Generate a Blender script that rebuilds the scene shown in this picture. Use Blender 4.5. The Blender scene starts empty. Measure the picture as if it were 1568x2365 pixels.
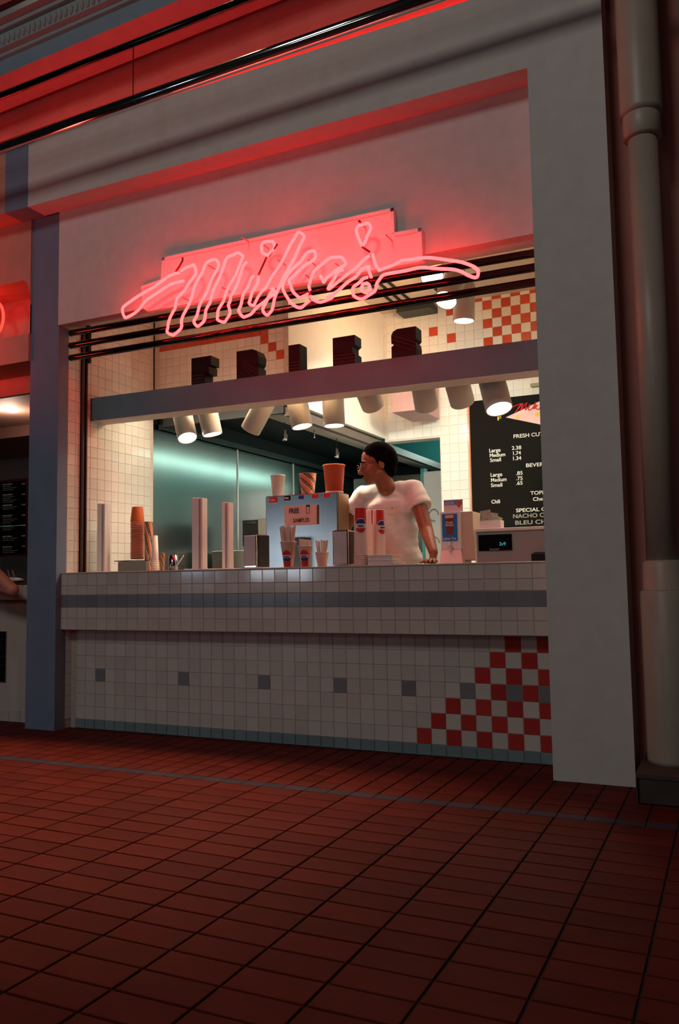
import bpy, bmesh, math, random
import numpy as np
from mathutils import Vector, Matrix
random.seed(7)
C = bpy.context.scene.collection
S = bpy.context.scene

# ---------------------------------------------------------------- camera
FPX, YAW, PITCH, ROLL = 1916.65, -0.4419, 0.0831, -0.0162
CAM = Vector((1.6265, -4.3946, 0.9596))
_F = Vector((math.sin(YAW)*math.cos(PITCH), math.cos(YAW)*math.cos(PITCH), math.sin(PITCH)))
_R0 = Vector((math.cos(YAW), -math.sin(YAW), 0)); _U0 = _R0.cross(_F)
_R = math.cos(ROLL)*_R0 + math.sin(ROLL)*_U0
_U = -math.sin(ROLL)*_R0 + math.cos(ROLL)*_U0
cd = bpy.data.cameras.new('camera'); cam = bpy.data.objects.new('camera', cd); C.objects.link(cam)
cd.sensor_fit = 'VERTICAL'; cd.sensor_height = 36; cd.lens = 36*FPX/2365
cam.matrix_world = Matrix(((_R.x, _U.x, -_F.x, CAM.x), (_R.y, _U.y, -_F.y, CAM.y), (_R.z, _U.z, -_F.z, CAM.z), (0, 0, 0, 1)))
cd.clip_start = .05
S.camera = cam

def at(px, py, ax, val):                     # where the sight line of a photograph pixel meets a real plane
    d = _F + (px-784)/FPX*_R - (py-1182.5)/FPX*_U
    i = 'XYZ'.index(ax)
    return CAM + d*((val-CAM[i])/d[i])
def pxof(P):
    d = Vector(P)-CAM; z = d.dot(_F)
    if z < .1: return (-9999, -9999)
    return (784+FPX*d.dot(_R)/z, 1182.5-FPX*d.dot(_U)/z)

# ---------------------------------------------------------------- world, lights, exposure
w = bpy.data.worlds.new('world'); S.world = w; w.use_nodes = True
w.node_tree.nodes['Background'].inputs[0].default_value = (.36, .36, .38, 1)
w.node_tree.nodes['Background'].inputs[1].default_value = .008
S.view_settings.view_transform = 'Standard'; S.view_settings.look = 'None'
S.view_settings.exposure = 0; S.view_settings.gamma = 1; S.view_settings.use_curve_mapping = False
def area(name, loc, target, sx, sy, watts, col, spread=180):
    l = bpy.data.lights.new(name, 'AREA'); l.shape = 'RECTANGLE'; l.size = sx; l.size_y = sy
    l.energy = watts; l.color = col; l.spread = math.radians(spread)
    o = bpy.data.objects.new(name, l); C.objects.link(o); o.location = loc
    o.rotation_euler = (Vector(target)-Vector(loc)).to_track_quat('-Z', 'Y').to_euler()
    return o
def spot(name, loc, target, watts, col, deg=70, rad=.04, blend=.6):
    l = bpy.data.lights.new(name, 'SPOT'); l.energy = watts; l.color = col
    l.spot_size = math.radians(deg); l.spot_blend = blend; l.shadow_soft_size = rad
    o = bpy.data.objects.new(name, l); C.objects.link(o); o.location = loc
    o.rotation_euler = (Vector(target)-Vector(loc)).to_track_quat('-Z', 'Y').to_euler()
    return o
# hall lighting, high up across the concourse
area('hall_light', (-.6, -8.2, 7.3), (-.5, 0, 2.6), 2.2, 1.6, 108, (1, .93, .87))
# lit shop signs across the concourse
area('far_sign_light', (-9.1, -11, 1.38), (-9.1, 0, 1.38), .85, .5, 12, (.55, .75, 1))
area('far_shop_light', (-7.0, -11, 1.45), (-7.0, 0, 1.45), 1.3, .7, 27, (.78, .90, 1))
area('low_concourse_light', (.5, -10, 3.6), (-.6, 0, .8), 3, 1.2, 20, (1, .96, .92))
area('right_passage_light', (3.2, .6, 1.6), (1.4, -.4, 1.5), .5, 1.8, 7, (1, .55, .22))
# kitchen lighting
area('slat_fill_light', (-.75, 1.75, 1.30), (-1.65, 2.3, 2.25), .5, .3, 4.5, (1, .90, .74), 150)  # added fill for the hood slats, in place of worktop bounce
area('bulkhead_fill', (.35, 1.3, 2.57), (-1.28, 2.3, 2.20), .12, .10, 6.5, (.93, 1, .86), 110)  # added fill to whiten the bulkhead's side face, no fixture
area('kitchen_tube_light', (-.2, 1.35, 2.56), (-.45, 2.2, 1.0), 1.6, .14, 23, (.90, 1, .90))
area('front_bay_light', (-1.75, .62, 2.33), (-1.75, .72, 1.2), 1.2, .10, 8, (1, .82, .60))
area('counter_row_light', (-1.15, .40, 2.225), (-1.35, -1.3, 0), 2.2, .05, 6, (1, .52, .24))
# downlight in the hall ceiling, just in front of the cornice
spot('hall_downlight', (-1.8, -.82, 7.0), (-1.5, -1.15, 0), 1500, (1, .60, .34), 40, .12, 1)
area('hood_light', (-1.75, 2.9, 2.16), (-2.5, 2.9, 1.5), 2.6, .06, 3.6, (.58, 1, .84))
sl = bpy.data.lights.new('service_room_light', 'POINT'); sl.energy = 16; sl.color = (.75, 1, .93); sl.shadow_soft_size = .1
so = bpy.data.objects.new('service_room_light', sl); C.objects.link(so); so.location = (-.9, 4.7, 2.45)

# ---------------------------------------------------------------- materials
MATS = {}
def mat(name, col, rough=.6, metal=0., var=.06, scale=8., bump=0., coat=0., emis=None, estr=0., spec=.5, rand=0., trans=0.):
    if name in MATS: return MATS[name]
    m = bpy.data.materials.new(name); m.use_nodes = True; nt = m.node_tree; b = nt.nodes['Principled BSDF']
    b.inputs['Roughness'].default_value = rough; b.inputs['Metallic'].default_value = metal
    b.inputs['Specular IOR Level'].default_value = spec
    if coat: b.inputs['Coat Weight'].default_value = coat; b.inputs['Coat Roughness'].default_value = .08
    if trans: b.inputs['Transmission Weight'].default_value = trans
    tc = nt.nodes.new('ShaderNodeTexCoord'); n = nt.nodes.new('ShaderNodeTexNoise')
    n.inputs['Scale'].default_value = scale; n.inputs['Detail'].default_value = 4
    nt.links.new(tc.outputs['Object'], n.inputs['Vector'])
    hsv = nt.nodes.new('ShaderNodeHueSaturation'); hsv.inputs['Color'].default_value = (*col, 1)
    mr = nt.nodes.new('ShaderNodeMapRange'); mr.inputs[1].default_value = .3; mr.inputs[2].default_value = .7
    mr.inputs[3].default_value = 1-var; mr.inputs[4].default_value = 1+var
    nt.links.new(n.outputs['Fac'], mr.inputs[0])
    val = mr.outputs[0]
    if rand:
        oi = nt.nodes.new('ShaderNodeObjectInfo'); ge = nt.nodes.new('ShaderNodeNewGeometry')
        ad = nt.nodes.new('ShaderNodeMath'); ad.operation = 'ADD'
        nt.links.new(oi.outputs['Random'], ad.inputs[0]); nt.links.new(ge.outputs['Random Per Island'], ad.inputs[1])
        fr = nt.nodes.new('ShaderNodeMath'); fr.operation = 'FRACT'; nt.links.new(ad.outputs[0], fr.inputs[0])
        m2 = nt.nodes.new('ShaderNodeMapRange'); m2.inputs[3].default_value = 1-rand; m2.inputs[4].default_value = 1+rand
        nt.links.new(fr.outputs[0], m2.inputs[0])
        mu = nt.nodes.new('ShaderNodeMath'); mu.operation = 'MULTIPLY'
        nt.links.new(val, mu.inputs[0]); nt.links.new(m2.outputs[0], mu.inputs[1]); val = mu.outputs[0]
    nt.links.new(val, hsv.inputs['Value']); nt.links.new(hsv.outputs[0], b.inputs['Base Color'])
    if bump:
        bp_ = nt.nodes.new('ShaderNodeBump'); bp_.inputs['Strength'].default_value = bump; bp_.inputs['Distance'].default_value = .004
        nt.links.new(n.outputs['Fac'], bp_.inputs['Height']); nt.links.new(bp_.outputs[0], b.inputs['Normal'])
    if emis: b.inputs['Emission Color'].default_value = (*emis, 1); b.inputs['Emission Strength'].default_value = estr
    MATS[name] = m; return m
M = dict(
 ring=mat('ring_neon_glow', (.9, .1, .05), .3, emis=(1, .02, .012), estr=5),
 plaster=mat('plaster', (.62, .58, .54), .85, var=.04, scale=14, bump=.15),
 plaster_panel=mat('panel_plaster', (.66, .60, .58), .85, var=.04, scale=14, bump=.15),
 blue=mat('blue_paint', (.16, .21, .30), .7, var=.05, scale=10, bump=.1),
 brown=mat('brown_wall', (.50, .19, .15), .8, bump=.1),
 red_glow_wall=mat('upper_wall_red_glow', (.50, .15, .125), .85, bump=.1),  # red neon glow on the upper wall put into its colour
 cornice=mat('cornice_paint', (.30, .32, .33), .7, bump=.2),
 cornice_blue=mat('cornice_blue', (.22, .27, .33), .7),
 steel=mat('brushed_steel', (.46, .48, .47), .24, 1, var=.05, scale=3, bump=.03),
 steel2=mat('polished_steel', (.33, .34, .35), .22, 1, var=.03),
 chrome=mat('chrome', (.75, .76, .76), .10, 1, var=.02),
 black_gloss=mat('black_gloss', (.003, .003, .004), .14, var=.1),
 black=mat('black_paint', (.006, .0055, .006), .6, var=.1, spec=.25),
 dark=mat('dark_metal', (.03, .035, .035), .5, .3),
 grout=mat('grout', (.50, .42, .38), .95, var=.12, scale=30),
 wgrout=mat('white_wall_grout', (.70, .63, .52), .95, var=.08, scale=30),
 fgrout=mat('floor_grout', (.018, .012, .010), .9, var=.2, scale=20),
 tile_w=mat('white_tile', (.60, .55, .50), .09, var=.04, bump=.05, rand=.07, coat=.3),
 tile_g=mat('grey_tile', (.20, .21, .23), .18, var=.05, rand=.08, coat=.3),
 tile_r=mat('red_tile', (.46, .035, .03), .2, var=.06, rand=.14, coat=.3),
 tile_t=mat('slate_tile', (.20, .27, .29), .2, var=.06, rand=.08, coat=.3),
 tile_c=mat('cream_tile', (.80, .76, .67), .16, var=.03, rand=.04, coat=.3),
 tile_o=mat('brick_red_tile', (.58, .07, .03), .2, var=.06, rand=.10, coat=.3),
 tile_k=mat('black_tile', (.006, .007, .01), .25),
 quarry=mat('quarry_tile', (.088, .0115, .0068), .62, var=.16, scale=5, bump=.25, rand=.16, spec=.10),
 border=mat('border_tile', (.036, .032, .052), .6, var=.12, scale=6, bump=.2, rand=.15, spec=.15),
 white=mat('white_enamel', (.80, .78, .74), .4, var=.02),
 paper=mat('paper', (.80, .76, .72), .8, var=.03),
 lampw=mat('lamp_white', (.62, .58, .52), .5, var=.03),
 glass=mat('lamp_glow', (1, 1, 1), .5, emis=(1, .93, .82), estr=9),
 neon=mat('neon_tube_glow', (.9, .3, .3), .3, emis=(1, .0155, .0165), estr=20),
 neon_red=mat('red_neon_glow', (.9, .1, .05), .3, emis=(1, .02, .012), estr=27),
 board=mat('sign_board_paint', (.88, .90, .92), .6, var=.02),
 menu=mat('menu_board_black', (.009, .007, .005), .7, var=.08, spec=.08),
 ink=mat('ink_cream', (.80, .76, .66), .7, var=.02),
 chalk=mat('chalk', (.36, .36, .30), .9),
 redink=mat('red_ink', (.62, .012, .012), .6),
 pink=mat('pink_print', (.85, .50, .44), .6),
 yellow=mat('yellow_print', (.80, .50, .03), .6),
 blueink=mat('blue_print', (.01, .03, .20), .6),
 brightblue=mat('bright_blue_print', (.02, .18, .50), .5),
 orange=mat('orange_card', (.55, .10, .012), .6, var=.10, scale=40),
 deeporange=mat('deep_orange_card', (.58, .075, .02), .55, var=.05),
 cupw=mat('cup_white', (.74, .60, .52), .5, var=.03),
 brownink=mat('brown_print', (.05, .022, .012), .6),
 skin=mat('skin_brown', (.26, .098, .045), .45, var=.08, scale=30, bump=.1),
 skin2=mat('skin_light', (.62, .27, .18), .5, var=.06, scale=30, bump=.1),
 hair=mat('hair_black', (.0025, .002, .002), .9, var=.3, scale=90, bump=.8, spec=.05),
 shirt=mat('shirt_cotton', (.66, .65, .61), .9, var=.03, scale=20, bump=.15),
 denim=mat('dark_denim', (.02, .03, .06), .9),
 teal=mat('teal_cast_wall', (.09, .42, .40), .6, var=.05),  # teal cast of the back room's fluorescent light put into the colour
 grey=mat('grey_plastic', (.32, .30, .28), .5, var=.03),
 regplastic=mat('register_beige', (.36, .31, .28), .5, var=.03),
 display=mat('display_glass', (.004, .004, .006), .15),
 digits=mat('display_digits', (.1, .4, .4), .5, emis=(.04, .42, .50), estr=.45),
 brick=mat('plinth_brick', (.055, .035, .03), .7, var=.2, bump=.4, rand=.2),
 colpaint=mat('column_paint', (.40, .33, .26), .42, var=.05, bump=.08),
 money=mat('banknote', (.42, .44, .34), .8, var=.35, scale=60),
 ceil=mat('ceiling_paint', (.62, .48, .36), .85, var=.04),
 food=mat('wood_board', (.70, .45, .25), .6, var=.15),
 nred=mat('ceiling_red_glow', (.55, .12, .10), .6),  # upper ceiling: the red light on it is painted into the colour
 npeach=mat('shop_peach_paint', (.50, .27, .21), .7),
)

# ---------------------------------------------------------------- helpers
def link(name, me, parent=None, loc=None):
    o = bpy.data.objects.new(name, me); C.objects.link(o)
    if parent is not None: o.parent = parent
    if loc is not None: o.location = loc
    return o
def mesh(name, verts, faces, m, parent=None, smooth=False, fm=None):
    me = bpy.data.meshes.new(name); me.from_pydata([tuple(v) for v in verts], [], faces)
    for k in (m if isinstance(m, (list, tuple)) else [m]): me.materials.append(M[k] if isinstance(k, str) else k)
    if fm: me.polygons.foreach_set('material_index', fm)
    if smooth: me.polygons.foreach_set('use_smooth', [True]*len(me.polygons))
    me.update()
    o = link(name, me)
    if parent is not None:
        o.parent = parent; o.matrix_parent_inverse = Matrix.Translation(-parent.location) if parent.type == 'EMPTY' else Matrix.Identity(4)
    return o
class G:
    def __init__(s): s.v = []; s.f = []; s.m = []
    def add(s, v, f, m=0):
        n = len(s.v); s.v += [tuple(x) for x in v]; s.f += [tuple(i+n for i in q) for q in f]; s.m += [m]*len(f); return s
    def box(s, a, b, m=0, bev=0.):
        x0, y0, z0 = [min(p, q) for p, q in zip(a, b)]; x1, y1, z1 = [max(p, q) for p, q in zip(a, b)]
        if bev <= 0:
            return s.add([(x0,y0,z0),(x1,y0,z0),(x1,y1,z0),(x0,y1,z0),(x0,y0,z1),(x1,y0,z1),(x1,y1,z1),(x0,y1,z1)],
                [(0,3,2,1),(4,5,6,7),(0,1,5,4),(1,2,6,5),(2,3,7,6),(3,0,4,7)], m)
        bm = bmesh.new(); bmesh.ops.create_cube(bm, size=1)
        for v in bm.verts: v.co = Vector(((x0+x1)/2+v.co.x*(x1-x0), (y0+y1)/2+v.co.y*(y1-y0), (z0+z1)/2+v.co.z*(z1-z0)))
        bmesh.ops.bevel(bm, geom=bm.edges[:], offset=bev, segments=2, affect='EDGES', profile=.5)
        bm.verts.index_update(); s.add([v.co[:] for v in bm.verts], [[v.index for v in f.verts] for f in bm.faces], m); bm.free(); return s
    def tube(s, pts, r, n=10, closed=False, m=0, cap=True):
        P = [Vector(p) for p in pts]; k = len(P); rr = r if isinstance(r, (list, tuple)) else [r]*k
        base = len(s.v); ref = None; N = None
        for i in range(k):
            t = (P[(i+1) % k]-P[i-1]) if closed else (P[min(i+1, k-1)]-P[max(i-1, 0)])
            if t.length < 1e-9: t = Vector((0, 0, 1))
            t.normalize()
            if N is None:
                N = t.orthogonal().normalized()
            N = (N-t*N.dot(t)); N = N.normalized() if N.length > 1e-6 else t.orthogonal().normalized()
            B = t.cross(N)
            for j in range(n):
                a = 2*math.pi*j/n; s.v.append(tuple(P[i]+(N*math.cos(a)+B*math.sin(a))*rr[i]))
        for i in range(k if closed else k-1):
            for j in range(n):
                a = base+i*n+j; b = base+i*n+(j+1) % n; c = base+((i+1) % k)*n+(j+1) % n; d = base+((i+1) % k)*n+j
                s.f.append((a, b, c, d)); s.m.append(m)
        if not closed and cap:
            s.f.append(tuple(base+j for j in range(n))[::-1]); s.f.append(tuple(base+(k-1)*n+j for j in range(n))); s.m += [m, m]
        return s
    def lathe(s, prof, c=(0, 0, 0), n=24, m=0, mf=None, axis=None, caps=True):   # prof: (r, z)
        base = len(s.v); q = Vector((0, 0, 1)).rotation_difference(Vector(axis).normalized()) if axis is not None else None
        for r, z in prof:
            for j in range(n):
                a = 2*math.pi*j/n; p = Vector((r*math.cos(a), r*math.sin(a), z))
                if q: p = q @ p
                s.v.append(tuple(p+Vector(c)))
        for i in range(len(prof)-1):
            for j in range(n):
                s.f.append((base+i*n+j, base+i*n+(j+1) % n, base+(i+1)*n+(j+1) % n, base+(i+1)*n+j)); s.m.append(mf(i) if mf else m)
        for i, rev in ((0, True), (len(prof)-1, False)):
            if caps and prof[i][0] > 1e-5:
                q_ = [base+i*n+j for j in range(n)]; s.f.append(tuple(q_[::-1] if rev else q_)); s.m.append(mf(min(i, len(prof)-2)) if mf else m)
        return s
    def ell(s, c, r, n=16, rot=None, m=0):
        prof = []; c = Vector(c); base = len(s.v); k = n//2+1
        for i in range(k+1):
            ph = -math.pi/2+math.pi*i/k
            for j in range(n):
                a = 2*math.pi*j/n
                p = Vector((r[0]*math.cos(ph)*math.cos(a), r[1]*math.cos(ph)*math.sin(a), r[2]*math.sin(ph)))
                if rot: p = rot @ p
                s.v.append(tuple(c+p))
        for i in range(k):
            for j in range(n):
                s.f.append((base+i*n+j, base+i*n+(j+1) % n, base+(i+1)*n+(j+1) % n, base+(i+1)*n+j)); s.m.append(m)
        return s
    def cap(s, a, b, ra, rb, n=14, flat=1., m=0):    # tapered capsule
        a = Vector(a); b = Vector(b); d = (b-a); L = d.length; d = d.normalized() if L > 1e-6 else Vector((0, 0, 1))
        prof = [(0.0, -ra)]
        for i in range(1, 5): t = -math.pi/2+math.pi/2*i/5; prof.append((ra*math.cos(t), ra*math.sin(t)))
        prof.append((ra, 0)); prof.append((rb, L))
        for i in range(1, 5): t = math.pi/2*i/5; prof.append((rb*math.cos(t), L+rb*math.sin(t)))
        prof.append((0.0, L+rb))
        return s.lathe(prof, a, n, m, axis=d)
    def obj(s, name, m, parent=None, smooth=False): return mesh(name, s.v, s.f, m, parent, smooth, s.m if isinstance(m, (list, tuple)) else None)
def tag(o, label=None, cat=None, group=None, kind=None):
    if label: o['label'] = label
    if cat: o['category'] = cat
    if group: o['group'] = group
    if kind: o['kind'] = kind
    return o
def thing(name, loc, label, cat, group=None):
    o = bpy.data.objects.new(name, None); C.objects.link(o); o.location = loc; o.empty_display_size = .1
    return tag(o, label, cat, group)
def struct(name, o=None): o['kind'] = 'structure'; return o
PENDING = []                                   # meshes that need the evaluated text or remesh: made in one pass at the end
def defer(name, src, post, parent):
    o = link(name, bpy.data.meshes.new(name))
    if parent is not None:
        o.parent = parent
        if parent.type == 'EMPTY': o.matrix_parent_inverse = Matrix.Translation(-parent.location)
    PENDING.append((o, src, post)); return o
def bake_pending():
    for o, src, post in PENDING: C.objects.link(src)
    dg = bpy.context.evaluated_depsgraph_get()
    for o, src, post in PENDING:
        me = bpy.data.meshes.new_from_object(src.evaluated_get(dg)); me.name = o.data.name; post(me); o.data = me
    for o, src, post in PENDING: bpy.data.objects.remove(src)
def text(s, name, p, size, m, parent=None, width=None, rotz=0., depth=.0012, italic=0., tilt=0.):
    cu = bpy.data.curves.new(name, 'FONT'); cu.body = s; cu.size = size; cu.extrude = depth; cu.shear = italic; cu.offset = size*.014
    def post(me):
        me.materials.clear(); me.materials.append(M[m] if isinstance(m, str) else m)
        if width and len(me.vertices):
            xs = [v.co.x for v in me.vertices]; x0 = min(xs); k = width/max(1e-6, max(xs)-x0)
            me.transform(Matrix.Scale(k, 4, (1, 0, 0)) @ Matrix.Translation((-x0, 0, 0)))
        me.transform(Matrix.Translation(Vector(p)) @ Matrix.Rotation(rotz, 4, 'Z') @ Matrix.Rotation(tilt, 4, 'Y') @ Matrix.Rotation(math.pi/2, 4, 'X'))
    return defer(name, bpy.data.objects.new(name, cu), post, parent)
def ptext(s, x0, base, x1, h, Y, m, parent, italic=0., name='lettering'):  # text set by its place on a plane of depth Y
    p = at(x0, base, 'Y', Y); q = at(x1, base, 'Y', Y); t = at(x0, base-h, 'Y', Y)
    return text(s, name, p, (t.z-p.z)/.72, m, parent, width=q.x-p.x, italic=italic)
def smoothpath(pts, per=4, closed=False):
    P = [Vector(p) for p in pts]; n = len(P); out = []
    rng = range(n) if closed else range(n-1)
    for i in rng:
        p0 = P[(i-1) % n] if closed or i > 0 else P[0]; p1 = P[i]; p2 = P[(i+1) % n]
        p3 = P[(i+2) % n] if closed or i+2 < n else P[-1]
        for k in range(per):
            t = k/per
            out.append(.5*((2*p1)+(-p0+p2)*t+(2*p0-5*p1+4*p2-p3)*t*t+(-p0+3*p1-3*p2+p3)*t**3))
    if not closed: out.append(P[-1])
    return out
def organic(g, name, m, parent=None, voxel=.006, it=4, disp=None):
    me = bpy.data.meshes.new(name); me.from_pydata(g.v, [], g.f); me.update()
    o = bpy.data.objects.new(name, me)
    r = o.modifiers.new('r', 'REMESH'); r.mode = 'VOXEL'; r.voxel_size = voxel
    s_ = o.modifiers.new('s', 'SMOOTH'); s_.iterations = it; s_.factor = .5
    def post(m2):
        if disp: disp(m2)
        m2.materials.clear()
        for k in (m if isinstance(m, (list, tuple)) else [m]): m2.materials.append(M[k])
        m2.polygons.foreach_set('use_smooth', [True]*len(m2.polygons))
    return defer(name, o, post, parent)

# tiles: every piece is a chamfered slab; the largest 300 in view are objects, the rest one part
def slab(du, dv, t, ch):
    a, b = du/2, dv/2; c = ch
    v = [(-a,-b,0),(a,-b,0),(a,b,0),(-a,b,0),(-a,-b,t-c),(a,-b,t-c),(a,b,t-c),(-a,b,t-c),(-a+c,-b+c,t),(a-c,-b+c,t),(a-c,b-c,t),(-a+c,b-c,t)]
    f = [(4,5,9,8),(5,6,10,9),(6,7,11,10),(7,4,8,11),(8,9,10,11),(0,1,5,4),(1,2,6,5),(2,3,7,6),(3,0,4,7)]
    return v, f
def tiles(parent, name, items, U, V, t=.004, ch=.0015, limit=300, visible=None, stuffname=None, mats=None, minpx=7):
    # items: (centre, du, dv, material key)
    U = Vector(U); V = Vector(V); N = U.cross(V)
    R = Matrix((U, V, N)).transposed().to_4x4()
    rank = []
    for k, (c, du, dv, mk) in enumerate(items):
        c = Vector(c); q = [pxof(c+U*du/2*a+V*dv/2*b) for a, b in ((-1,-1),(1,-1),(1,1),(-1,1))]
        cx = sum(x for x, _ in q)/4; cy = sum(y for _, y in q)/4
        ar = abs(sum(q[i][0]*q[(i+1) % 4][1]-q[(i+1) % 4][0]*q[i][1] for i in range(4)))/2
        inside = -4 < cx < 1572 and -4 < cy < 2369 and (visible is None or visible(cx, cy))
        rank.append((ar if inside and ar > minpx*minpx else -1, k))
    rank.sort(reverse=True); ind = {k for a, k in rank[:limit] if a > 0}
    cache = {}; g = G(); keys = []
    for k, (c, du, dv, mk) in enumerate(items):
        v, f = slab(du, dv, t, ch)
        if k in ind:
            key = (round(du, 4), round(dv, 4), mk)
            if key not in cache:
                me = bpy.data.meshes.new(name); me.from_pydata(v, [], f); me.materials.append(M[mk]); cache[key] = me
            o = bpy.data.objects.new(name, cache[key]); C.objects.link(o); o.parent = parent
            if parent.type == 'EMPTY': o.matrix_parent_inverse = Matrix.Translation(-parent.location)
            o.matrix_basis = Matrix.Translation(c) @ R @ Matrix.Rotation(random.choice((-1, 1))*random.random()*.006, 4, 'X') @ Matrix.Rotation((random.random()-.5)*.010, 4, 'Y')
        else:
            if mk not in keys: keys.append(mk)
            T = Matrix.Translation(c) @ R
            g.add([T @ Vector(p) for p in v], f, keys.index(mk))
    if g.v:
        o = mesh(stuffname or (name+'_field'), g.v, g.f, keys, parent, fm=g.m); o['kind'] = 'stuff'

# ================================================================ FLOOR
FX0, FY0, FW, FD = 1.3826, -2.4245, .2290, .11471
floor = struct('floor', G().box((-9, -9, -.12), (5, 7, -.006)).obj('floor', 'fgrout'))
its = []
for a in range(-36, 9):
    for b in range(-12, 13):
        its.append(((FX0+(a+.5)*FW, FY0+(b+.5)*FD, -.006), FW-.008, FD-.008, 'quarry'))
tiles(floor, 'floor_tile', its, (1, 0, 0), (0, 1, 0), .0062, .0016)
its = []; ytop = FY0+13*FD+.071
for a in range(-72, 18):
    for b in range(0, 9):
        its.append(((FX0+(a+.5)*FW/2, ytop+(b+.5)*FD, -.006), FW/2-.008, FD-.008, 'quarry'))
tiles(floor, 'half_floor_tile', its, (1, 0, 0), (0, 1, 0), .0062, .0016, visible=lambda x, y: y > 1700)
its = [((FX0+(a+.5)*FW/2, ytop-.0355, -.006), FW/2-.003, .068, 'border') for a in range(-60, 10)]
tiles(floor, 'border_tile', its, (1, 0, 0), (0, 1, 0), .0062, .001)

# ================================================================ COUNTER FRONT
T = .0846; Z0 = .0619; XL, XR = -2.50, .80
cw = thing('serving_counter', (-.85, .2, 0), 'long tiled serving counter with grey stripe and red checkered corner under the person', 'counter')
G().box((XL, 0, 0), (XR, .10, .72)).obj('base_wall', 'grout', cw)
G().box((XL, -.10, .663), (XR, .50, 1.036)).obj('counter_body', 'grout', cw)
G().box((XL, -.106, 1.036), (XR, .54, 1.046), bev=.003).obj('counter_top', mat('counter_top_laminate', (.55, .42, .36), .35), cw)
greys = {-27: 1, -19: 1, -12: 1, -6: 1, -1: 1, 3: 1, 6: 1, 8: 1}
its = []; base = []
for k in range(-30, 10):
    x0 = k*T; x1 = min(x0+T, XR)
    if x1-x0 < .02 or x0 < XL-.03: continue
    x0 = max(x0, XL)
    base.append((((x0+x1)/2, 0, Z0/2+.001), x1-x0-.003, Z0-.003, 'tile_t'))
    for m_ in range(0, 7):
        red = (k+m_) % 2 == 0 and k >= m_
        key = 'tile_g' if (m_ == 3 and k in greys) else ('tile_r' if red else 'tile_w')
        if m_ == 3 and k in (3, 6, 8): key = 'tile_g'
        elif m_ == 3: key = 'tile_r' if k in (5, 7, 9) else key
        its.append((((x0+x1)/2, 0, Z0+(m_+.5)*T), x1-x0-.0028, T-.0028, key))
tiles(cw, 'wall_tile', its, (1, 0, 0), (0, 0, 1), .004, .0015)
tiles(cw, 'base_tile', base, (1, 0, 0), (0, 0, 1), .009, .0025)
rows = [(1.036, .957), (.957, .895), (.895, .812), (.812, .740), (.740, .664)]
its = []; off = .772
for k in range(0, 40):
    x1 = off-k*T; x0 = x1-T
    if k == 0: its_x = [(off, XR)]
    else: its_x = []
    its_x.append((max(x0, XL), x1))
    for a, b in its_x:
        if b-a < .012: continue
        for i, (zt, zb) in enumerate(rows):
            its.append((((a+b)/2, -.10, (zt+zb)/2), b-a-.0028, zt-zb-.0028, 'tile_g' if i == 2 else 'tile_w'))
tiles(cw, 'apron_tile', its, (1, 0, 0), (0, 0, 1), .004, .0015)

# ================================================================ STRUCTURE
HZ, HT, PY, HY = 3.556, 4.02, -.16, -.32
struct('wall_front', G().box((-2.50, PY, 2.75), (XR, .016, 4.3)).obj('wall_front', 'plaster_panel'))
# header beam and right pillar are one plane of plaster
struct('trim_1', G().box((-2.635, HY, HZ), (XR, PY, HT)).obj('trim_1', 'plaster'))
struct('wall_right', G().box((XR, HY, 0), (1.172, .5, HT)).obj('wall_right', 'plaster'))
struct('wall_right', G().box((XR+.02, .5, 0), (1.0, 2.9, 3.6)).obj('wall_right_inner', 'plaster'))
struct('trim_2', G().box((-2.762, -.15, 0), (-2.50, -.062, 3.556)).obj('trim_2', 'blue'))
struct('trim_3', G().box((-2.845, HY-.004, HZ-.002), (-2.635, .3, HT)).obj('trim_3', 'blue'))
struct('wall_far_right', G().box((1.172, -.12, 0), (5, .1, 5)).obj('wall_far_right', 'brown'))
# upper wall behind the cove, and the cove ledge with its hidden red tube
struct('wall_upper', G().box((-9, -.22, 4.02), (5, .2, 6.2)).obj('wall_upper', 'red_glow_wall'))
# neighbour header
struct('trim_4', G().box((-9, HY, HZ), (-2.845, PY, HT)).obj('trim_4', 'npeach'))

# inner walls
sw = struct('wall_left', G().box((-2.62, -.062, 0), (-2.506, .89, 3.6)).obj('wall_left', 'wgrout'))
t2 = .0755; its = []
for i in range(13):
    for j in range(46):
        y0 = -.055+i*t2
        if y0+t2 > .90: continue
        its.append(((-2.506, y0+t2/2, .06+(j+.5)*t2), t2-.0022, t2-.0022, 'tile_c'))
tiles(sw, 'wall_tile', its, (0, 1, 0), (0, 0, 1), .004, .0015, visible=lambda x, y: 745 < y < 1312, minpx=6)
wb = struct('wall_back', G().box((-.735, 2.76, 0), (1.0, 2.9, 2.25)).box((-1.275, 2.76, 2.25), (1.0, 2.9, 3.6)).obj('wall_back', 'wgrout'))
reds = set()
gx0 = -.302; gz0 = 3.281       # top left corner of a red tile in the checkerboard
its = []
for i in range(-13, 14):
    for j in range(-30, 4):
        x = gx0+(i+.5)*T*1.007; z = gz0-(j+.5)*T if False else gz0+(j-.5)*T
        if x-T/2 < -1.29 or x > .98 or z > 3.58: continue
        if z < 2.25 and x-T/2 < -.75: continue
        red = False
        if i >= 0 and j >= -3: red = (i+j) % 2 == 0
        elif j >= 2 and -4 <= i < 0: red = (i+j) % 2 == 0
        if (i, j) in ((-6, 0), (-4, -1), (-2, 1)): red = True
        its.append(((x, 2.76, z), T-.0022, T-.0022, 'tile_o' if red else 'tile_c'))
tiles(wb, 'wall_tile', its, (1, 0, 0), (0, 0, 1), .004, .0015, visible=lambda x, y: (y < 850 and x > 880) or (y > 850 and x < 1260 and (x < 1095 or y < 935)))
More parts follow.
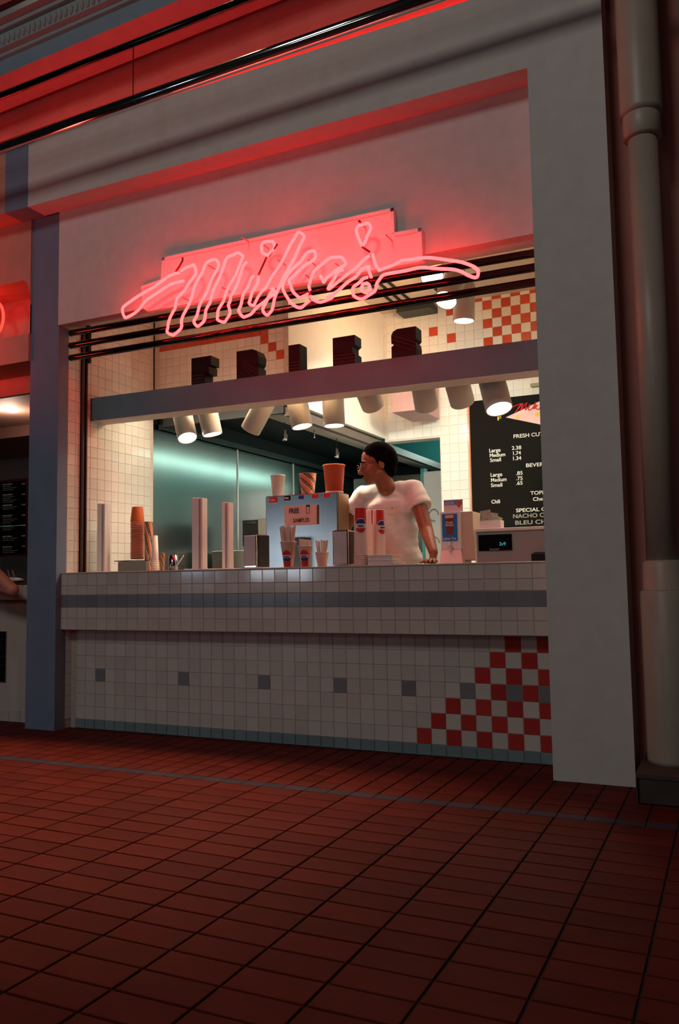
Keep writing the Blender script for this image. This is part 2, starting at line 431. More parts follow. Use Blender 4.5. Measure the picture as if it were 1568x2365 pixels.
# bulkhead over the kitchen
bk = struct('wall_bulkhead', G().box((-2.50, .90, 2.30), (-1.28, 1.02, 3.6)).box((-1.40, 1.02, 2.285), (-1.28, 2.76, 3.6)).obj('wall_bulkhead', 'wgrout'))
tb = .0672; its = []
zr = at(560, 772, 'Y', .9).z; xc = at(602, 785, 'Y', .9).x
for i in range(-14, 6):
    for j in range(-10, 9):
        x = xc+(i+.5)*tb; z = zr+(j)*tb
        if x-tb/2 < -2.50 or x+tb/2 > -1.27 or z < 2.33: continue
        red = j == 0 and i <= 0 or (i, j) in ((0, -1), (1, -2), (2, -3), (3, -4))
        its.append(((x, .90, z), tb-.002, tb-.002, 'tile_o' if red else 'tile_c'))
tiles(bk, 'wall_tile', its, (1, 0, 0), (0, 0, 1), .004, .0015, visible=lambda x, y: 740 < y < 920)
struct('trim_5', G().box((-1.282, .90, 2.285), (-1.274, 2.76, 3.58)).obj('trim_5', 'tile_c'))
# ceiling of the shop, kitchen rear
ce = struct('ceiling', G().box((-2.62, .016, 3.48), (1.0, 2.9, 3.6)).obj('ceiling', 'ceil'))
for k, dx in enumerate((-1.06, -.98, -.90, -.60)):
    G().box((dx, .1, 3.462), (dx+.018, 2.75, 3.48)).obj('ceiling_strip', 'black', ce)
G().box((-1.05, 2.55, 3.40), (-.72, 2.75, 3.462)).obj('ceiling_grille', 'dark', ce)
struct('wall_kitchen_rear', G().box((-2.6, 5.6, 0), (1, 5.75, 3.2)).obj('wall_kitchen_rear', 'teal'))
struct('wall_kitchen_right', G().box((.0, 2.9, 0), (.12, 5.6, 3.2)).obj('wall_kitchen_right', 'teal'))
struct('ceiling_2', G().box((-2.6, 2.9, 2.95), (.12, 5.75, 3.05)).box((-2.6, 1.02, 2.95), (-1.4, 2.9, 3.05)).obj('ceiling_2', 'teal'))
struct('wall_kitchen_left', G().box((-2.72, .89, 0), (-2.545, 5.75, 3.2)).obj('wall_kitchen_left', 'dark'))
sp = thing('steel_wall_lining', (-2.53, 2.4, 0), 'tall brushed steel wall panels running back under the black hood', 'wall panel')
ys = [.893, 2.168, 3.26, 4.4, 5.55]
for a, b in zip(ys[:-1], ys[1:]):
    G().box((-2.545, a+.004, .3), (-2.528, b-.004, 2.24), bev=.002).obj('steel_panel', 'steel', sp)
    G().box((-2.53, b-.008, .3), (-2.522, b+.008, 2.24)).obj('seam_strip', 'white', sp)
# roll-down shutter guide
tag(G().box((-2.506, .066, 1.046), (-2.474, .076, 2.75)).box((-2.506, .100, 1.046), (-2.474, .110, 2.75)).box((-2.506, .066, 1.046), (-2.492, .11, 2.75)).obj('shutter_guide', mat('guide_brown', (.07, .035, .028), .5)),
    'dark brown shutter guide channel upright on the left tiled wall', 'guide rail')

# ---------------------------------------------------------------- beam with letters
b0 = at(210, 920, 'Y', .17); b1 = at(1247, 782, 'Y', .17); c0 = at(212, 972, 'Y', .17); c1 = at(1251, 853, 'Y', .17)
g = G(); yb = .33
V = [(-2.50, .17, c0.z), (XR, .17, c1.z), (XR, .17, b1.z), (-2.50, .17, b0.z), (-2.50, yb, c0.z), (XR, yb, c1.z), (XR, yb, b1.z), (-2.50, yb, b0.z)]
g.add(V, [(0,1,2,3),(5,4,7,6),(3,2,6,7),(4,5,1,0),(4,0,3,7),(1,5,6,2)])
yb_ = yb
beam = struct('trim_6', g.obj('trim_6', mat('beam_paint', (.10, .21, .25), .8, bump=.1)))
g = G(); V = [(-2.50, .172, c0.z-.003), (XR, .172, c1.z-.003), (XR, yb, c1.z-.003), (-2.50, yb, c0.z-.003), (-2.50, .172, c0.z+.001), (XR, .172, c1.z+.001), (XR, yb, c1.z+.001), (-2.50, yb, c0.z+.001)]
g.add(V, [(3,2,1,0),(4,5,6,7),(0,1,5,4),(1,2,6,5),(2,3,7,6),(3,0,4,7)]).obj('underside_board', 'plaster', beam)
BZ = lambda x: b0.z+(b1.z-b0.z)*(x+2.5)/3.3
def block(name, polys, x0p, x1p, topp, lab, grooves, Yf=.175, dep=.10, H=.205):
    a = at(x0p, topp, 'Y', Yf); b = at(x1p, topp, 'Y', Yf); W = b.x-a.x; z1 = a.z; zb = BZ(a.x)+.001; H = z1-zb
    t = thing(name, (a.x, Yf, zb), lab, 'letter', 'block letters standing on the beam')
    g = G()
    for poly in polys:
        n = len(poly); v = [(a.x+u*W, Yf, zb+q*H) for u, q in poly]+[(a.x+u*W, Yf+dep, zb+q*H) for u, q in poly]
        g.add(v, [tuple(range(n)), tuple(range(2*n-1, n-1, -1))]+[(i, i+n, (i+1) % n+n, (i+1) % n) for i in range(n)])
    g.obj('letter_body', 'black', t)
    for u0, v0, u1, v1 in grooves:
        G().tube([(a.x+u0*W, Yf-.001, zb+v0*H), (a.x+u1*W, Yf-.001, zb+v1*H)], .0022, 6).obj('stripe', mat('letter_stripe', (.10, .03, .025), .4), t)
    return t
hs = [(0, .34, 1, .34), (0, .22, 1, .22), (0, .10, 1, .10)]
block('letter_f', [[(0,0),(.68,0),(.68,.35),(.9,.35),(.9,.62),(.75,.66),(1,.66),(1,1),(0,1)]], 442, 487, 828, 'black three dimensional letter F, leftmost on the beam', [(0,.33,.6,.33),(0,.20,.6,.20),(0,.08,.6,.08)])
block('letter_r', [[(0,0),(1,0),(1,.30),(.92,.38),(1,.48),(1.02,.72),(.92,.93),(.72,1),(0,1)]], 546, 596, 812, 'black three dimensional letter R, second on the beam', [(.3,.66,.95,.20),(.3,.54,.8,.16),(.3,.42,.65,.12)])
block('letter_i', [[(0,0),(1,0),(1,1),(0,1)]], 666, 692, 798, 'narrow black three dimensional letter I in the middle of the beam', hs)
block('letter_e', [[(0,0),(1,0),(1,.34),(.88,.42),(.88,.60),(.96,.66),(1,.66),(1,1),(0,1)]], 768, 819, 781, 'black three dimensional letter E left of the glowing wall', hs)
block('letter_s', [[(0,0),(1,0),(1,.28),(.98,.45),(.9,.50),(1,.58),(1,1),(.25,1),(.08,.93),(0,.80),(0,.55),(.1,.45),(0,.40)]], 903, 960, 762, 'black three dimensional letter S, rightmost on the beam', [(.05,.80,1,.42),(.03,.66,1,.29),(.0,.52,.9,.17)])

# ---------------------------------------------------------------- the three black rods
for k, (l, r, pos) in enumerate(((770, 584, 'top'), (799, 617, 'middle'), (827, 651, 'lowest'))):
    a = at(162, l, 'Y', -.09); b = at(1239, r, 'Y', -.09)
    g = G(); g.tube([a-Vector((.006, 0, 0)), a, a+Vector((.004, 0, 0)), Vector((XR, -.09, b.z))], [.011, .020, .0225, .0225], 20)
    t = thing('sign_rod', a, 'long glossy black rod under the neon sign, %s of the three' % pos, 'rod', 'three black rods under the neon')
    g.obj('rod_body', 'black_gloss', t, True)
    for xx in (-2.36,): G().box((xx, -.09, a.z+(b.z-a.z)*(xx-a.x)/(XR-a.x)-.012), (xx+.03, -.03, a.z+(b.z-a.z)*(xx-a.x)/(XR-a.x)+.012)).obj('bracket', 'black', t)
xr_ = -2.345
tag(G().box((xr_, -.055, 2.49), (xr_+.025, -.03, 2.75)).obj('rod_hanger', 'black'),
    'black flat hanger bar behind the left ends of the rods', 'bracket')

# ================================================================ NEON SIGN
YB, YN = -.195, -.295
sg = thing('neon_sign', at(640, 700, 'Y', YB), 'pink neon script sign reading Mike\'s on a stepped board above the counter', 'sign')
out = [(376, 595.5), (910, 480.5), (912, 538), (974, 527), (977, 603), (340, 719), (329, 711), (327, 662), (373, 646)]
P = [at(x, y, 'Y', YB) for x, y in out]; n = len(P)
g = G(); g.add([tuple(p) for p in P]+[(p.x, PY+.001, p.z) for p in P], [tuple(range(n)), tuple(range(2*n-1, n-1, -1))]+[(i, i+n, (i+1) % n+n, (i+1) % n) for i in range(n)])
g.obj('backing_board', 'board', sg)
g = G()
for i in range(n):
    a, b = P[i], P[(i+1) % n]
    if i in (4, 5, 6): continue
    d = (b-a).normalized(); nn = Vector((d.z, 0, -d.x))*.020
    g.add([a, b, b+nn, a+nn, a+Vector((0, -.008, 0)), b+Vector((0, -.008, 0)), b+nn+Vector((0, -.008, 0)), a+nn+Vector((0, -.008, 0))],
          [(0,1,5,4),(4,5,6,7),(3,7,6,2),(0,4,7,3),(1,2,6,5)])
g.obj('board_rim', 'board', sg)
def crop(ox, oy, s, L): return [(ox+x/s, oy+y/s) for x, y in L]
z7 = 7.84
T1 = crop(270, 560, z7, [(1130,545),(900,640),(600,840),(330,1020),(170,1110),(115,1200),(110,1310),(160,1368),(230,1330),(420,1190),(560,1030),(800,860),(1050,740),(1200,690)])
T2 = crop(270, 560, z7, [(1160,520),(1300,440),(1385,400),(1422,455),(1418,560),(1360,680),(1230,840),(1110,1000),(1060,1130),(1015,1260),(930,1480),(908,1570),(930,1640),(1000,1672),(1090,1640),(1155,1540),(1180,1400),(1280,1160)]) + \
     crop(440, 540, z7, [(45,1057),(120,860),(240,620),(310,520),(400,460),(485,490),(500,570),(430,750),(330,950),(230,1180),(150,1350),(90,1520),(72,1610),(110,1670),(190,1650),(240,1560),(280,1420),(320,1290),(380,1150),(480,880),(590,600),(680,430),(780,370),(870,350),(935,395),(935,480),(850,650),(740,880),(630,1110),(550,1290),(500,1420),(478,1510),(510,1570),(590,1595),(665,1550),(700,1460),(705,1350),(690,1270),(720,1180),(760,1090),(860,850),(960,600),(1010,500)])
T3 = crop(440, 540, z7, [(1150,760),(1080,860),(1010,1000),(960,1110),(900,1290),(882,1390),(910,1470),(975,1512),(1060,1470),(1160,1380),(1300,1260),(1400,1150),(1480,1045),(1500,1010),(1475,1000),(1520,1060),(1440,1150),(1370,1230),(1320,1330),(1330,1430),(1390,1470),(1450,1430),(1480,1330),(1540,1150)]) + \
     crop(590, 520, z7, [(430,1100),(490,1000),(600,770),(760,480),(870,250),(850,160),(770,140),(690,240),(600,440),(480,640),(330,900),(200,1100),(120,1200)]) + \
     crop(440, 540, z7, [(1170,1250),(1110,1292),(1065,1250),(1075,1170),(1140,1040),(1200,900),(1240,775)])
T4 = crop(590, 520, z7, [(985,1370),(880,1460),(780,1492),(680,1440),(590,1340),(520,1200),(490,1070),(560,950),(700,760),(860,600),(960,490),(1040,460),(1090,520),(1050,620),(900,740),(720,880),(625,990),(620,1060),(655,1150),(720,1250),(800,1310),(880,1290),(950,1230)])
T5 = crop(590, 520, z7, [(990,1185),(975,1080),(1000,970),(1080,830),(1200,700),(1350,610),(1480,570),(1568,590)]) + \
     crop(740, 480, z7, [(450,990),(400,1060),(250,1160),(130,1250),(70,1350),(20,1280),(0,1220)])
T6 = crop(590, 520, z7, [(1000,1290),(1050,1350),(1160,1392),(1280,1370),(1400,1290)]) + crop(740, 480, z7, [(120,1640),(280,1520),(440,1400),(600,1270),(720,1150),(800,1090),(870,1060),(885,1150),(915,1260)])
T7 = crop(740, 480, z7, [(420,1120),(310,1180),(210,1330),(145,1480),(230,1400),(420,1270),(600,1110),(740,1000),(885,865)])
T8 = crop(740, 480, z7, [(860,1260),(760,1300),(660,1380),(595,1460),(580,1550),(625,1610),(710,1645),(830,1620),(945,1535),(1010,1440),(1040,1340),(1080,1270),(1200,1205)]) + \
     crop(860, 560, 5.807, [(450,372),(650,342),(850,345),(1050,362),(1190,390),(1290,445),(1370,472),(1412,440),(1420,380),(1350,318),(1200,270),(1000,230),(800,210),(600,212),(450,238),(350,265),(220,325),(110,372),(75,355),(40,280),(0,150)])
T9 = crop(740, 480, z7, [(760,690),(690,545),(648,430),(690,340),(790,283),(870,285),(905,345),(880,460),(820,580),(765,685)])
T10 = crop(440, 540, z7, [(1395,395),(1300,340),(1280,240),(1330,160),(1430,130),(1510,160),(1510,240),(1450,340),(1400,400)])
a_ = [(740+(820+75*math.cos(t)+20*math.sin(t))/z7, 480+(1450+78*math.sin(t)-25*math.cos(t))/z7) for t in np.linspace(0, 5.9, 14)]
for tr in (T1, T2, T3, T4, T5, T6, T7, T8, T9, T10, a_):
    G().tube([p+Vector((0, -.006*math.sin(i*.7), 0)) for i, p in enumerate(smoothpath([at(x, y, 'Y', YN) for x, y in tr], 4))], .0088, 8).obj('neon_tube', 'neon', sg, True)
dk = mat('tube_blockout', (.14, .006, .006), .4)
for tr in (crop(440, 540, z7, [(1385,400),(1340,510),(1230,745)]), crop(590, 520, z7, [(400,340),(320,450),(240,570)]), crop(740, 480, z7, [(755,705),(820,750),(895,800)]), crop(270, 560, z7, [(1190,275),(1190,330),(1130,440),(1065,530)]), crop(740, 480, z7, [(690,240),(735,260)]), crop(590, 520, z7, [(975,1190),(985,1280),(990,1370)])):
    G().tube([at(x, y, 'Y', YN+.004) for x, y in tr], .0062, 8).obj('blockout_sleeve', dk, sg)
for x, y in ((511, 663), (555, 545), (640, 520+620/z7-.0), (710, 599), (704, 634), (773, 607), (828, 511), (890, 541), (480, 612), (600, 560), (420, 686)):
    p = at(x, y, 'Y', YN)
    G().tube([p+Vector((0, .008, 0)), Vector((p.x, YB, p.z))], .004, 6).obj('tube_support', mat('support_glass', (.5, .25, .25), .3), sg)

# ================================================================ TOP: pipes, cove, cornice
def along(x0, y0, Y, z=None): return at(x0, y0, 'Y', Y)
YP = -.63
a = at(0, 343, 'Y', YP); b = at(800, 62, 'Y', YP)
d = (b-a)/(b.x-a.x); A = a-d*2.5; B = a+d*5.4
t = thing('chrome_pipe', a, 'long shiny pipe hung along the top of the shopfront', 'pipe')
G().tube([A, B], .036, 24).obj('pipe_body', 'chrome', t, True)
a2 = at(0, 222, 'Y', YP); b2 = at(551, 6, 'Y', YP); d2 = (b2-a2)/(b2.x-a2.x)
t = thing('black_rail', a2, 'slim black rail running above the shiny pipe', 'rail')
G().tube([a2-d2*2.5, a2+d2*5.2], .022, 16).obj('rail_body', 'black_gloss', t, True)
p1 = at(308, 100, 'Y', YP); p2 = at(308, 222, 'Y', YP)
tag(G().tube([p1, (p1.x, YP, p2.z)], .003, 6).obj('hanger_wire', 'black'), 'thin black wire hanging between black rail and shiny pipe', 'wire')
# cove neon tubes lying on the header ledge
for x0, x1, lb in ((-2.8, .6, 'above our shopfront'), (-8, -2.9, 'above the neighbouring shop')):
    t = thing('cove_neon', (x0, -.12, HT+.02), 'hidden red neon tube on the ledge %s' % lb, 'lamp')
    G().tube([(x0, -.255, HT+.014), (x1, -.255, HT+.014)], .008, 8).obj('glass_tube', 'neon_red', t)
    for k in range(3): G().box((x0+(x1-x0)*(k+.5)/3, -.27, HT), (x0+(x1-x0)*(k+.5)/3+.02, -.24, HT+.008)).obj('tube_holder', 'white', t)
# cornice on its own beam above
CY = -.55
cb = [at(0, 176, 'Y', CY), at(413, 0, 'Y', CY)]; dd = (cb[1]-cb[0])/(cb[1].x-cb[0].x)
zc = (cb[0].z+cb[1].z)/2; tilt = dd.z
def prism_x(prof, x0, x1, zf, m, name, parent=None):
    n = len(prof); v = [(x0, y, zf(x0)+z) for y, z in prof]+[(x1, y, zf(x1)+z) for y, z in prof]
    return G().add(v, [tuple(range(n))[::-1], tuple(range(n, 2*n))]+[(i, (i+1) % n, (i+1) % n+n, i+n) for i in range(n)]).obj(name, m, parent)
zf = lambda x: cb[0].z+tilt*(x-cb[0].x)
ct = thing('cornice', (-2.5, CY, zf(-2.5)), 'moulded grey cornice running across the top left corner', 'cornice')
prism_x([(CY, 0), (CY, .105), (CY+.3, .105), (CY+.3, 0)], -9, 3, zf, 'cornice_blue', 'fascia', ct)
prism_x([(CY, .105), (CY-.02, .115), (CY-.02, .135), (CY-.05, .15), (CY-.055, .24), (CY-.08, .25), (CY-.08, .275), (CY-.12, .29), (CY-.12, .33), (CY+.3, .33), (CY+.3, .105)], -9, 3, zf, 'cornice', 'moulding', ct)
g = G()
for k in range(150):
    x = -4.6+k*.045; g.ell((x, CY-.052, zf(x)+.195), (.016, .018, .036), 8)
o = g.obj('egg_ornament', 'cornice', ct, True); o['kind'] = 'stuff'
struct('ceiling_3', G().box((-9, CY-.12, zf(-2)+.36), (5, .2, zf(-2)+.5)).obj('ceiling_3', 'nred'))

# ================================================================ COLUMNS on the right
def column(name, x, y, lab):
    t = thing(name, (x, y, .13), lab, 'column', 'round columns beside the pillar')
    G().lathe([(.101, .13), (.104, .15), (.104, .885), (.098, .895)], (x, y, 0), 40).obj('lower_drum', 'colpaint', t, True)
    G().lathe([(.098, .895), (.090, .90), (.088, 1.02), (.078, 1.03)], (x, y, 0), 40).obj('lower_collar', 'colpaint', t, True)
    G().lathe([(.070, 1.03), (.067, 3.02)], (x, y, 0), 40).obj('shaft', 'colpaint', t, True)
    G().lathe([(.076, 3.02), (.086, 3.03), (.086, 3.13), (.084, 3.135)], (x, y, 0), 40).obj('upper_collar', 'colpaint', t, True)
    G().lathe([(.094, 3.135), (.096, 3.16), (.096, 5.0)], (x, y, 0), 40).obj('upper_drum', 'colpaint', t, True)
column('round_column', 1.335, -.36, 'round painted metal column with collars beside the right pillar')
column('round_column', 1.615, -.36, 'round painted metal column at the right edge of the photo')
pl = thing('column_plinth', (1.5, -.4, 0), 'low dark brick plinth under the round columns', 'plinth')
G().box((1.215, -.60, 0), (2.4, -.13, .105)).obj('plinth_core', 'fgrout', pl)
its = [((1.215+(k+.5)*.2, -.60, .0535), .193, .100, 'brick') for k in range(6)]
tiles(pl, 'brick', its, (1, 0, 0), (0, 0, 1), .007, .003)
G().box((1.205, -.61, .105), (2.4, -.13, .13), bev=.004).obj('plinth_cap', 'brick', pl)
its = [((1.208, -.60+(k+.5)*.1, .053), .095, .1, 'brick') for k in range(4)]
tiles(pl, 'side_brick', its, (0, -1, 0), (0, 0, 1), .006, .003)

# ================================================================ TRACK LAMPS
def lamp(bot, top, Yb, Yt, r, lab, watts=0, col=(1, .78, .5), grp='cylinder spotlights behind the beam', glow=True, deg=80):
    b = at(*bot, 'Y', Yb); a = at(*top, 'Y', Yt); d = (a-b).normalized(); L = (a-b).length
    t = thing('cylinder_spotlight', a, lab, 'lamp', grp)
    G().lathe([(r-.004, .03), (r-.004, .0), (r, .0), (r+.002, .004), (r+.002, L-.01), (r-.01, L), (0, L)], b, 28, axis=d, caps=False).obj('housing', 'lampw', t, True)
    G().lathe([(0, .012), (r-.005, .012)], b, 28, axis=d).obj('lens', 'glass' if glow else 'lampw', t)
    G().tube([a-d*.01, a-d*.005+Vector((0, .03, 0)), Vector((a.x, .515, 2.30))] if a.z < 2.6 else [a, Vector((a.x, a.y, 3.48))], .009, 8).obj('stem', 'lampw', t)
    if watts:
        spot('spotlight_beam', b-d*.01, b-d, watts, col, deg, r*.8)
    return t
W_ = (1, .80, .55)
lamp((433, 1012), (415, 930), .42, .50, .069, 'white cylinder spotlight, leftmost under the beam, its lit lens showing', 10, W_)
lamp((491, 1004), (474, 925), .48, .46, .069, 'white cylinder spotlight second from left under the beam', 12, W_)
lamp((578, 994), (628, 900), .48, .44, .069, 'white cylinder spotlight tilted to lower left under the beam', 14, W_)
lamp((698, 986), (680, 900), .48, .48, .070, 'white cylinder spotlight above the steel drinks machine, left one', 22, W_)
lamp((772, 984), (768, 900), .48, .48, .070, 'white cylinder spotlight above the steel drinks machine, right one', 26, W_)
lamp((862, 938), (838, 880), .58, .42, .074, 'short white cylinder spotlight nearly hidden behind the beam', 22, W_)
lamp((985, 940), (972, 860), .60, .42, .074, 'white cylinder spotlight above the person, left of menu', 16, W_)
lamp((1068, 930), (1046, 850), .60, .42, .076, 'white cylinder spotlight with rounded bottom left of menu board', 18, W_)
lamp((1153, 945), (1128, 850), .42, .50, .079, 'white cylinder spotlight in front of menu board, lens lit', 10, W_)
t = thing('lamp_track', (-.85, .52, 2.30), 'white lamp track behind the beam', 'track')
G().box((-2.5, .50, 2.29), (XR, .53, 2.315)).obj('track_bar', 'lampw', t)
for xx in (-2.0, -.9, .3): G().box((xx, .30, 2.285), (xx+.015, .53, 2.295)).obj('support_arm', 'lampw', t)
ug = 'cylinder spotlights under the shop ceiling'
OR = (1, .50, .20)
lamp((1029, 694), (1052, 640), .66, .80, .075, 'yellowish cylinder spotlight pointing forward above the beam', 0, OR, ug)
lamp((1071, 742), (1072, 655), 1.0, 1.0, .072, 'yellowish cylinder spotlight hanging straight down beside the red checkers', 26, OR, ug, deg=120)
lamp((998, 640), (990, 596), 1.0, 1.15, .08, 'brightest ceiling spotlight glaring behind the neon swoosh', 0, OR, ug)
# warm ceiling floods (the glare lamps above the beam)
spot('ceiling_flood', (-.35, 1.7, 3.2), (-1.3, 1.9, 2.7), 26, (1, .50, .20), 150, .05)
spot('ceiling_flood', (-.2, .9, 3.3), (-.1, 2.8, 3.1), 30, (1, .54, .21), 150, .06)
area('bay_fill_light', (-1.9, .45, 3.40), (-2.0, .75, 2.4), .5, .1, 1.2, (1, .42, .25))  # small added fill facing the left bulkhead, not one of the floods
area('neighbour_red_fill', (-3.75, -.55, 2.5), (-3.25, -.15, 3.5), .7, .3, 10, (1, .05, .03))  # unseen red fill, added to redden the neighbour's soffit and panel

# ================================================================ KITCHEN
hd = thing('extractor_hood', (-1.9, 2.5, 2.29), 'huge black extractor hood with slatted filters over the kitchen', 'hood')
e0 = at(796, 976, 'X', -1.285); e1 = at(1014, 1076, 'X', -1.285)
hz = (e0.z+e1.z)/2
G().box((-1.34, .95, hz-.065), (-1.29, 5.2, hz)).obj('hood_rim', mat('hood_steel', (.16, .13, .11), .5, .4), hd)
G().box((-2.5, .95, hz-.06), (-2.44, 5.2, hz-.02)).box((-2.44, .93, hz-.045), (-1.34, .96, hz+.12)).box((-2.44, 5.15, hz-.3), (-1.36, 5.2, hz+.1)).obj('hood_frame', 'dark', hd)
G().add([(-1.34, .96, hz-.03), (-1.34, 5.2, hz-.03), (-1.86, 5.2, hz+.115), (-1.86, .96, hz+.115), (-1.34, .96, hz+.0), (-1.34, 5.2, hz+.0), (-1.86, 5.2, hz+.145), (-1.86, .96, hz+.145)], [(0,1,2,3),(7,6,5,4),(0,4,5,1),(1,5,6,2),(2,6,7,3),(3,7,4,0)]).box((-2.50, .96, hz+.10), (-1.86, 5.2, hz+.13)).box((-2.50, .96, hz-.06), (-2.48, 5.2, hz+.10)).obj('hood_cavity', mat('hood_inside', (.010, .012, .012), .6, spec=.2), hd)
for k in range(60):
    y = 1.05+k*.068
    G().add([(-1.345, y, hz-.045), (-1.345, y+.036, hz-.045), (-1.86, y+.036, hz+.10), (-1.86, y, hz+.10), (-1.345, y, hz-.06), (-1.345, y+.036, hz-.06), (-1.86, y+.036, hz+.085), (-1.86, y, hz+.085)],
        [(0,1,2,3),(7,6,5,4),(0,4,5,1),(1,5,6,2),(2,6,7,3),(3,7,4,0)]).obj('filter_slat', mat('slat_metal', (.55, .50, .42), .5), hd)
for k, (x, y0_, y1_) in enumerate(((658, 985, 1018), (778, 1030, 1058), (838, 1052, 1076), (726, 960, 1012))):
    HY_ = (1.7, 2.5, 3.1, 2.0)[k]; p = at(x, y1_, 'Y', HY_); q = at(x, y0_, 'Y', HY_); lab = ['left of the paper cups', 'above the orange bucket cup', 'beside the face of the person', 'between the white spotlights'][k]
    t = thing('heat_lamp_socket', q, 'small chrome heat lamp socket hanging %s' % lab, 'lamp', 'heat lamp sockets')
    rr = .022 if k < 3 else .008
    G().lathe([(rr*.9, 0), (rr, .01), (rr, .05), (rr*.55, .065), (rr*.5, .09), (0, .095)], p, 16).obj('socket', 'chrome', t, True)
    G().tube([p+Vector((0, 0, .09)), (p.x, HY_, hz+.06)], .0035, 6).obj('cord', 'dark', t)
# things at the back line of the kitchen
def boxthing(name, x0, y0, x1, y1, Y, depth, m, lab, cat, ground=False, bev=.004):
    a = at(x0, y1, 'Y', Y); a.z = .0 if ground else a.z; b = at(x1, y0, 'Y', Y)
    t = thing(name, (a.x, Y, a.z), lab, cat)
    G().box((a.x, Y, a.z), (b.x, Y+depth, b.z), bev=bev).obj('body', m, t)
    return t, a, b
t, a, b = boxthing('back_counter', 490, 1262, 790, 1330, 1.55, 1.9, 'steel', 'steel kitchen worktop behind the paper cups', 'counter', ground=True)
t, a, b = boxthing('fryer', 560, 1200, 596, 1262, 1.7, .5, 'dark', 'dark fryer at the back left of the steel drinks machine', 'fryer')
G().box((a.x+.02, 1.69, b.z-.03), (b.x-.02, 1.70, b.z-.02)).obj('trim_strip', 'steel2', t)
t, a, b = boxthing('steel_bin', 596, 1196, 640, 1262, 1.66, .4, 'steel', 'pale steel canister standing behind the drinks machine', 'container')
# service door leaf and fittings seen through the opening
t, a, b = boxthing('cold_room_door', 984, 1085, 1040, 1330, 3.6, .06, 'white', 'pale cold room door seen past the shoulder of the person', 'door', ground=True)
G().box((a.x-.04, 3.62, a.z), (a.x, 3.72, b.z+.04)).obj('door_frame', 'teal', t)
for k in range(4):
    z = b.z-.45-.28*k; c_ = [Vector((a.x+.10+.05*math.cos(u), 3.59, z+.06*math.sin(u))) for u in np.linspace(0, 5, 14)]
    G().tube(c_, .006, 6).obj('coiled_hook', 'grey', t)
t, a, b = boxthing('steel_cupboard', 820, 1094, 978, 1300, 3.9, .5, 'steel', 'tall grey steel cupboard behind the head of the person', 'cupboard', ground=True)
G().box(((a.x+b.x)/2-.004, 3.885, a.z), ((a.x+b.x)/2+.004, 3.9, b.z)).obj('door_gap', 'dark', t)
t, a, b = boxthing('ceiling_duct', 905, 870, 970, 953, 2.2, .5, mat('duct_pink', (.45, .25, .22), .5, .2), 'boxy duct end hanging under the ceiling above the person', 'duct')
t, a, b = boxthing('ceiling_vent', 1224, 878, 1290, 893, 2.70, .055, mat('vent_olive', (.30, .26, .12), .5), 'flat olive vent grille high above the menu board', 'vent')

# ================================================================ MENU BOARD
mb = thing('menu_board', at(1098, 1225, 'Y', 2.72), 'tall black menu board with cream price lettering on the back wall', 'menu')
a = at(1092, 1226, 'Y', 2.72); b = at(1087, 927, 'Y', 2.72); MY = 2.718
G().box((a.x, 2.72, a.z), (.78, 2.748, b.z), bev=.003).obj('board_panel', 'menu', mb)
G().box((a.x-.008, 2.715, a.z), (a.x+.002, 2.748, b.z)).obj('edge_strip', mat('orange_edge', (.6, .16, .05), .5), mb)
tri = [at(1168, 964, 'Y', MY-.002), at(1262, 1000, 'Y', MY-.002), at(1300, 1012, 'Y', MY-.002), at(1300, 915, 'Y', MY-.002), at(1254, 932, 'Y', MY-.002)]
tp = at(1168, 964, 'Y', MY-.002)
q = [tp, tp+Vector((.62, 0, -.19)), tp+Vector((.62, 0, .23))]
G().add([p for p in q]+[p+Vector((0, .002, 0)) for p in q], [(0,1,2),(5,4,3),(0,3,4,1),(1,4,5,2),(2,5,3,0)]).obj('pink_triangle', 'pink', mb)
for s_, x, y in (('F', 1149, 971), ('R', 1192, 968), ('I', 1236, 962), ('E', 1280, 958), ('S', 1322, 953)):
    ptext(s_, x, y, x+9, 9, MY-.005, 'yellow', mb)
sc = [(1181,944),(1186,939),(1196,935),(1205,932),(1200,938),(1192,950),(1190,953),(1200,940),(1208,932),(1205,940),(1202,948),(1212,935),(1217,930),(1214,940),(1213,947),(1221,938),(1224,933),(1220,945),(1223,947),(1230,942),(1238,928),(1232,945),(1242,935),(1236,940),(1243,946),(1250,938),(1254,934),(1249,938),(1251,944),(1262,938)]
G().tube(smoothpath([at(x, y, 'Y', MY-.006) for x, y in sc], 3), .0042, 6).obj('script_logo', 'redink', mb)
for s_, x, y, x1 in (('FRESH CUT POTATOES', 1186, 1012, 1330), ('Large', 1130, 1045, 1156), ('Medium', 1131, 1056, 1167), ('Small', 1132, 1067, 1157), ('2.38', 1182, 1039, 1204), ('1.74', 1185, 1051, 1203), ('1.34', 1185, 1063, 1204),
    ('BEVERAGES', 1215, 1079, 1292), ('Large', 1133, 1101, 1160), ('Medium', 1134, 1113, 1170), ('Small', 1134, 1125, 1160), ('.85', 1192, 1097, 1207), ('.75', 1192, 1109, 1207), ('.65', 1192, 1120, 1207),
    ('TOPPINGS', 1225, 1143, 1290), ('Cheese', 1231, 1157, 1272), ('Chili', 1135, 1163, 1155), ('SPECIAL OF THE DAY', 1192, 1183, 1340)):
    ptext(s_, x, y, x1, 8.6, MY, 'ink', mb)
ptext('NACHO CHEESE', 1185, 1197, 1300, 9.5, MY, 'chalk', mb)
ptext('BLEU CHEESE', 1190, 1212, 1300, 9.5, MY, 'chalk', mb)

# ================================================================ THINGS ON THE COUNTER
CZ = 1.047
def xz(px, py, Y): return at(px, py, 'Y', Y)
